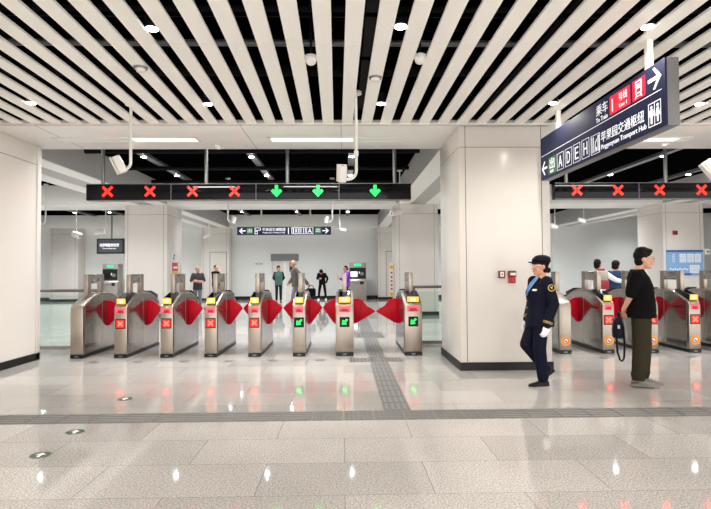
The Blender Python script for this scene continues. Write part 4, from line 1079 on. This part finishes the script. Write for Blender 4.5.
for sg in (1, -1): patch('lapel', UNIFD, 1.15, 1.42, lambda k: sg * (5 + 29 * k), lambda k: 2.2 + 5 * k * (1 - k) * 3, 1.05)
patch('name_badge', STICKW, 1.245, 1.268, lambda k: 40, lambda k: 11, 1.05, 2, 4, label='white name badge')
for z in (.93, 1.02, 1.11): part('button', scl(M().ell(B((interp(JR, z)[2] * 1.0 + .006, 0, z)), (.006, .011, .011))), GOLD, t, smooth=True, label='gold button')
a_ = P['shL'] + (P['elL'] - P['shL']) * .34
ax = (P['elL'] - P['shL']).normalized(); n_ = Vector((0.05, 1, 0.12)); n_ = (n_ - ax * n_.dot(ax)).normalized()
cen = a_ + n_ * .066
emb = part('sleeve_emblem', scl(M().cyl(cen, cen + n_ * .012, .046, n=24)), GOLD, t, smooth=True, label='gold sleeve emblem')
link('emblem_centre', scl(M().cyl(cen + n_ * .01, cen + n_ * .0145, .036, n=24)).mesh('emblem_centre'), UNIFD, emb)
rt_ = n_.cross(ax); F_ = Matrix(((rt_.x, -ax.x, n_.x, cen.x), (rt_.y, -ax.y, n_.y, cen.y), (rt_.z, -ax.z, n_.z, cen.z), (0, 0, 0, 1)))
q = M().prism([(-.02, .014), (.02, .014), (.012, .0), (-.012, .0)], .0135, .0165, F_).prism([(-.006, .0), (.006, .0), (.006, -.016), (-.006, -.016)], .0135, .0165, F_)
link('emblem_mark', scl(q).mesh('emblem_mark'), GOLD, emb)
for sd in 'LR':
    w_, e_ = P['wr' + sd], P['el' + sd]; d_ = (w_ - e_).normalized()
    for u in (.82, .88): part('cuff_stripe', scl(M().cyl(e_ + (w_ - e_) * u, e_ + (w_ - e_) * u + d_ * .008, .0655 - .012 * (u - .8) * 5 + .0, n=24)), GOLD, t, smooth=True, label='gold cuff stripe')
    q = M(); hand(q, w_, (.25, -.05, -1) if sd == 'L' else d_, (0.15, -1 if sd == 'L' else 1, 0), 1.12, -1 if sd == 'L' else 1, .0088); q.cap(w_ - d_ * .03, w_ + d_ * .02, .034, .032)
    remesh(scl(q), 'glove', .005, GLOVE, t, 2, label='white glove')
q = M(); q.ell(H(-.018, 0, .078), (.128, .11, .066), HR); q.ell(H(-.026, 0, .104), (.116, .102, .052), HR)
remesh(scl(q), 'cap', .006, UNIFD, t, 3, label='navy cap')
q = M(); q.loft([[H(*((x0 + math.cos(a) * rx), math.sin(a) * ry, z)) for a in [2 * PI * k / 28 for k in range(28)]] for x0, rx, ry, z in ((-.012, .113, .094, .03), (-.012, .116, .097, .035), (-.012, .116, .097, .068), (-.012, .113, .094, .072))])
part('cap_band', scl(q), UNIFD, t, smooth=True)
q = M(); rings = []
pts_o = []
for k in range(13):
    a = R(-72 + 12 * k); pts_o.append((a,))
top_, bot_ = [], []
for k in range(13):
    a = R(-75 + 12.5 * k); c_, s_ = math.cos(a), math.sin(a)
    q.v += [H(-.012 + .105 * c_, .09 * s_, .042), H(-.012 + .105 * c_ + .075 * max(0.15, c_), .106 * s_, .052 + .012 * c_), H(-.012 + .105 * c_ + .075 * max(0.15, c_), .106 * s_, .044 + .012 * c_), H(-.012 + .105 * c_, .09 * s_, .034)]
for k in range(12):
    for i in range(4): q.f.append([k * 4 + i, k * 4 + (i + 1) % 4, (k + 1) * 4 + (i + 1) % 4, (k + 1) * 4 + i])
q.f += [[0, 1, 2, 3], [48, 51, 50, 49]]
part('cap_peak', scl(q), UNIFD, t, smooth=True)

# --- man in black T-shirt
TR = [(.85, .205, .165, .0), (.95, .2, .165, .005), (1.08, .182, .155, .005), (1.24, .19, .148, -.005), (1.35, .192, .125, -.025), (1.41, .15, .095, -.035), (1.45, .08, .075, -.035)]
t, P, H, HR, patch, scl, B, s = person('person in black T-shirt and olive trousers standing with hands behind the back', (3.61, 6.47), -24, .975,
    dict(shR=(-.05, -.17, 1.385), elR=(-.13, -.2, 1.12), wrR=(-.2, -.07, .945), shL=(-.05, .17, 1.385), elL=(-.1, .2, 1.12), wrL=(-.19, .08, .925),
         kneeR=(-.01, -.095, .49), ankR=(-.055, -.1, .085), kneeL=(.02, .095, .49), ankL=(.01, .1, .085), neck=(-.03, 0, 1.43), head=(.045, 0, 1.575), toeR=3, toeL=4),
    dict(bot=OLIVE, top=TSHIRT, top_name='t_shirt', rings=TR, leg=(.112, .105, .084), lend=.77, shoeL=1.15, shoeH=1.25, sleeve=(.078, .068, .05), short=.86, bodyoff=-.02, hair='short', glasses=STEELD, skin=SKIN2, shoe=SNEAK, sole=SOLESH,
         hdR=(-.1, .75, -.5), hnR=(.6, .3, -.6), hdL=(-.1, -.75, -.4), hnL=(.6, -.3, -.6)), .0062, near=True)
q = M()
for sd in 'LR': q.cyl(P['ank' + sd] + Vector((0.0, 0, .035)), P['ank' + sd] + Vector((0.003, 0, .075)), .068, .071, n=20)
for sd in 'LR': part('trouser_cuff', scl(M().cyl(P['ank' + sd] + Vector((0.0, 0, .002)), P['ank' + sd] + Vector((0.003, 0, .09)), .07, .09, n=20)), OLIVE, t, smooth=True)
bag = thing('shoulder_bag', 'dark navy bag with a long black strap held by the person in black T-shirt', 'bag', (3.37, 6.56, 0.70), R(-24))
q = M(); q.loft([[Vector((x * k, y_ * k2, z)) for x, y_ in ring_] for ring_, k, k2, z in [([(math.copysign(abs(math.cos(a)) ** .5, math.cos(a)), math.copysign(abs(math.sin(a)) ** .4, math.sin(a))) for a in [2 * PI * i / 24 for i in range(24)]], kx, ky, z) for kx, ky, z in ((.05, .12, -.125), (.066, .14, -.11), (.07, .145, -.03), (.058, .14, .06), (.035, .13, .115), (.02, .12, .125))]])
part('bag_body', q, BAGN, bag, smooth=True)
part('handle', M().tube([(0.0, -.08, .11), (.01, -.06, .17), (.02, -.0, .195), (.01, .06, .17), (0, .08, .11)], .011, 8), STRAP, bag, smooth=True)
part('strap', M().tube([(-.03, -.15, .06), (-.028, -.158, -.1), (-.02, -.16, -.28), (.005, -.158, -.37), (.03, -.16, -.385), (.05, -.158, -.35), (.06, -.155, -.2), (.05, -.15, .0), (.02, -.14, .09)], .012, 8), STRAP, bag, smooth=True)
part('buckle', M().box(-.012, .012, -.154, -.146, -.0, .04), STEEL, bag)

# --- people beyond the gates
FV = .013
person('person in charcoal shirt with folded arms, far left beyond the gates', (-5.28, 19.56), -75, .92,
    dict(elL=(.04, .25, 1.12), wrL=(.22, -.02, 1.16), elR=(.04, -.25, 1.12), wrR=(.22, .02, 1.12), hyaw=30), dict(bot=GREYP, top=GREYSH, top_name='shirt', short=.85, sleeve=(.08, .07, .05), hair='grey_short', hair_mat=HAIRG), FV)
person('person dressed in black holding a hand to the mouth, far left', (-5.28, 22.3), -30, .96,
    dict(elR=(.12, -.22, 1.16), wrR=(.2, -.05, 1.42), elL=(.02, .24, 1.12), wrL=(.2, .1, 1.05)), dict(bot=BLK, top=BLK, hair='grey_short', hair_mat=HAIR), FV)
person('person in grey green jacket with dark sleeves, hands behind the back', (-2.9, 24.0), -85, .935,
    dict(elL=(-.12, .25, 1.14), wrL=(-.18, .06, .95), elR=(-.12, -.25, 1.14), wrR=(-.18, -.06, .95), hyaw=25), dict(bot=DARKP, top=TEAL, sleeve_mat=TEALD, collar=TEALD, hair='short'), FV)
t, P, H, HR, patch, scl, B, s = person('bald person in grey jacket walking left, behind the sixth gate', (-1.72, 19.3), 190, 1.04,
    dict(kneeL=(.1, .09, .5), ankL=(.16, .1, .085), kneeR=(.0, -.09, .49), ankR=(-.22, -.1, .13), fpR=25, elL=(-.2, .26, 1.13), wrL=(-.38, .22, .9), elR=(.05, -.25, 1.12), wrR=(.2, -.2, .95), lean=6),
    dict(bot=GREYP, top=TAUPE, hair='bald', hair_mat=HAIRG, rings=[(z, hw * 1.12, hd * 1.1, x) for z, hw, hd, x in TOP], sleeve=(.085, .075, .06)), FV)
hb = thing('handbag', 'black bag carried behind by the bald person in grey jacket', 'bag', (-1.15, 18.98, 0.66))
part('bag_body', M().box(-.18, .16, -.08, .08, -.16, .12), BLK, hb, bevel=.05, smooth=True); part('handle', M().tube([(-.1, 0, .11), (-.07, 0, .2), (0, 0, .23), (.06, 0, .2), (.09, 0, .11)], .014, 8), STRAP, hb, smooth=True)
pb = thing('plastic_bag', 'white plastic bag beside the black bag of the bald person in grey jacket', 'bag', (-1.43, 18.96, 0.68))
part('bag_body', M().box(-.13, .1, -.06, .06, -.18, .1), WHITEC, pb, bevel=.045, smooth=True); part('handle', M().tube([(-.06, 0, .09), (-.03, 0, .2), (.0, 0, .22), (.03, 0, .09)], .012, 8), WHITEC, pb, smooth=True)
person('person in black tracksuit and white shoes bending the head forward', (-1.02, 25.5), -100, .9,
    dict(lean=18, head=(.1, 0, 1.53), hpitch=40, elL=(.02, .3, 1.15), wrL=(.1, .24, .93), elR=(.08, -.24, 1.15), wrR=(.22, -.1, 1.2), ankL=(-.02, .19, .085), ankR=(-.02, -.2, .085), kneeL=(.03, .15, .5), kneeR=(.03, -.15, .5)),
    dict(bot=BLK, top=BLK, shoe=WHITEC, hair='bob'), FV)
t, P, H, HR, patch, scl, B, s = person('person in purple jacket looking down at a phone, by the ticket machine', (0.1, 21.8), 200, .93,
    dict(elL=(.08, .23, 1.12), wrL=(.27, .06, 1.16), elR=(.08, -.23, 1.12), wrR=(.27, -.06, 1.16), hpitch=12, head=(.04, 0, 1.59)), dict(bot=DARKP, top=PURPLE, hair='bun', rings=[(z, hw * 1.1, hd * 1.12, x) for z, hw, hd, x in TOP], sleeve=(.085, .075, .06)), FV)
ph = thing('mobile_phone', 'pale mobile phone held by the person in purple jacket', 'phone', (-0.24, 21.68, 1.15), R(20))
part('case', M().box(-.012, .012, -.045, .045, -.09, .09), mat('phone_case', (200, 150, 90), .4), ph, bevel=.006); part('screen', M().box(.012, .014, -.038, .038, -.08, .08), BLACKG, ph)
t, P, H, HR, patch, scl, B, s = person('person in white top with a backpack reaching out one arm, behind the right gates', (5.97, 12.5), 75, .94,
    dict(elR=(.06, -.42, 1.22), wrR=(.16, -.66, 1.17), elL=(-.02, .24, 1.12), wrL=(.05, .22, .88), hyaw=-35), dict(bot=BLK, top=WHITEC, hair='short'), .011)
bp_ = thing('backpack', 'red and pale grey backpack worn by the person in white top', 'backpack', (5.925, 12.27, 1.14), R(75))
part('pack_body', M().box(-.09, .07, -.15, .15, -.02, .24), PACKG, bp_, bevel=.045, smooth=True); part('front_pocket', M().box(-.12, .06, -.16, .16, -.2, .02), MAROON, bp_, bevel=.045, smooth=True); part('top_flap', M().box(-.07, .05, -.09, .09, .2, .28), MAROON, bp_, bevel=.03, smooth=True)
person('person in dark blue jacket behind the gate left of the person in black T-shirt', (6.66, 13.0), 60, .94, dict(hyaw=-30), dict(bot=DARKP, top=DKBLUE, hair='bob'), .011)


# ------------------------------------------------------------------ world and colour
wd = bpy.data.worlds.new('world'); SC.world = wd; wd.use_nodes = True
bg = wd.node_tree.nodes['Background']; bg.inputs[0].default_value = (0.89, 0.872, 0.845, 1); bg.inputs[1].default_value = 1.75
SC.view_settings.view_transform = 'Standard'; SC.view_settings.look = 'None'; SC.view_settings.gamma = 1.0
SC.view_settings.use_curve_mapping = False; SC.view_settings.exposure = 0.96
SC.cycles.use_denoising = True
SC.cycles.max_bounces = 8; SC.cycles.transparent_max_bounces = 12
SC.cycles.sample_clamp_indirect = 8.0
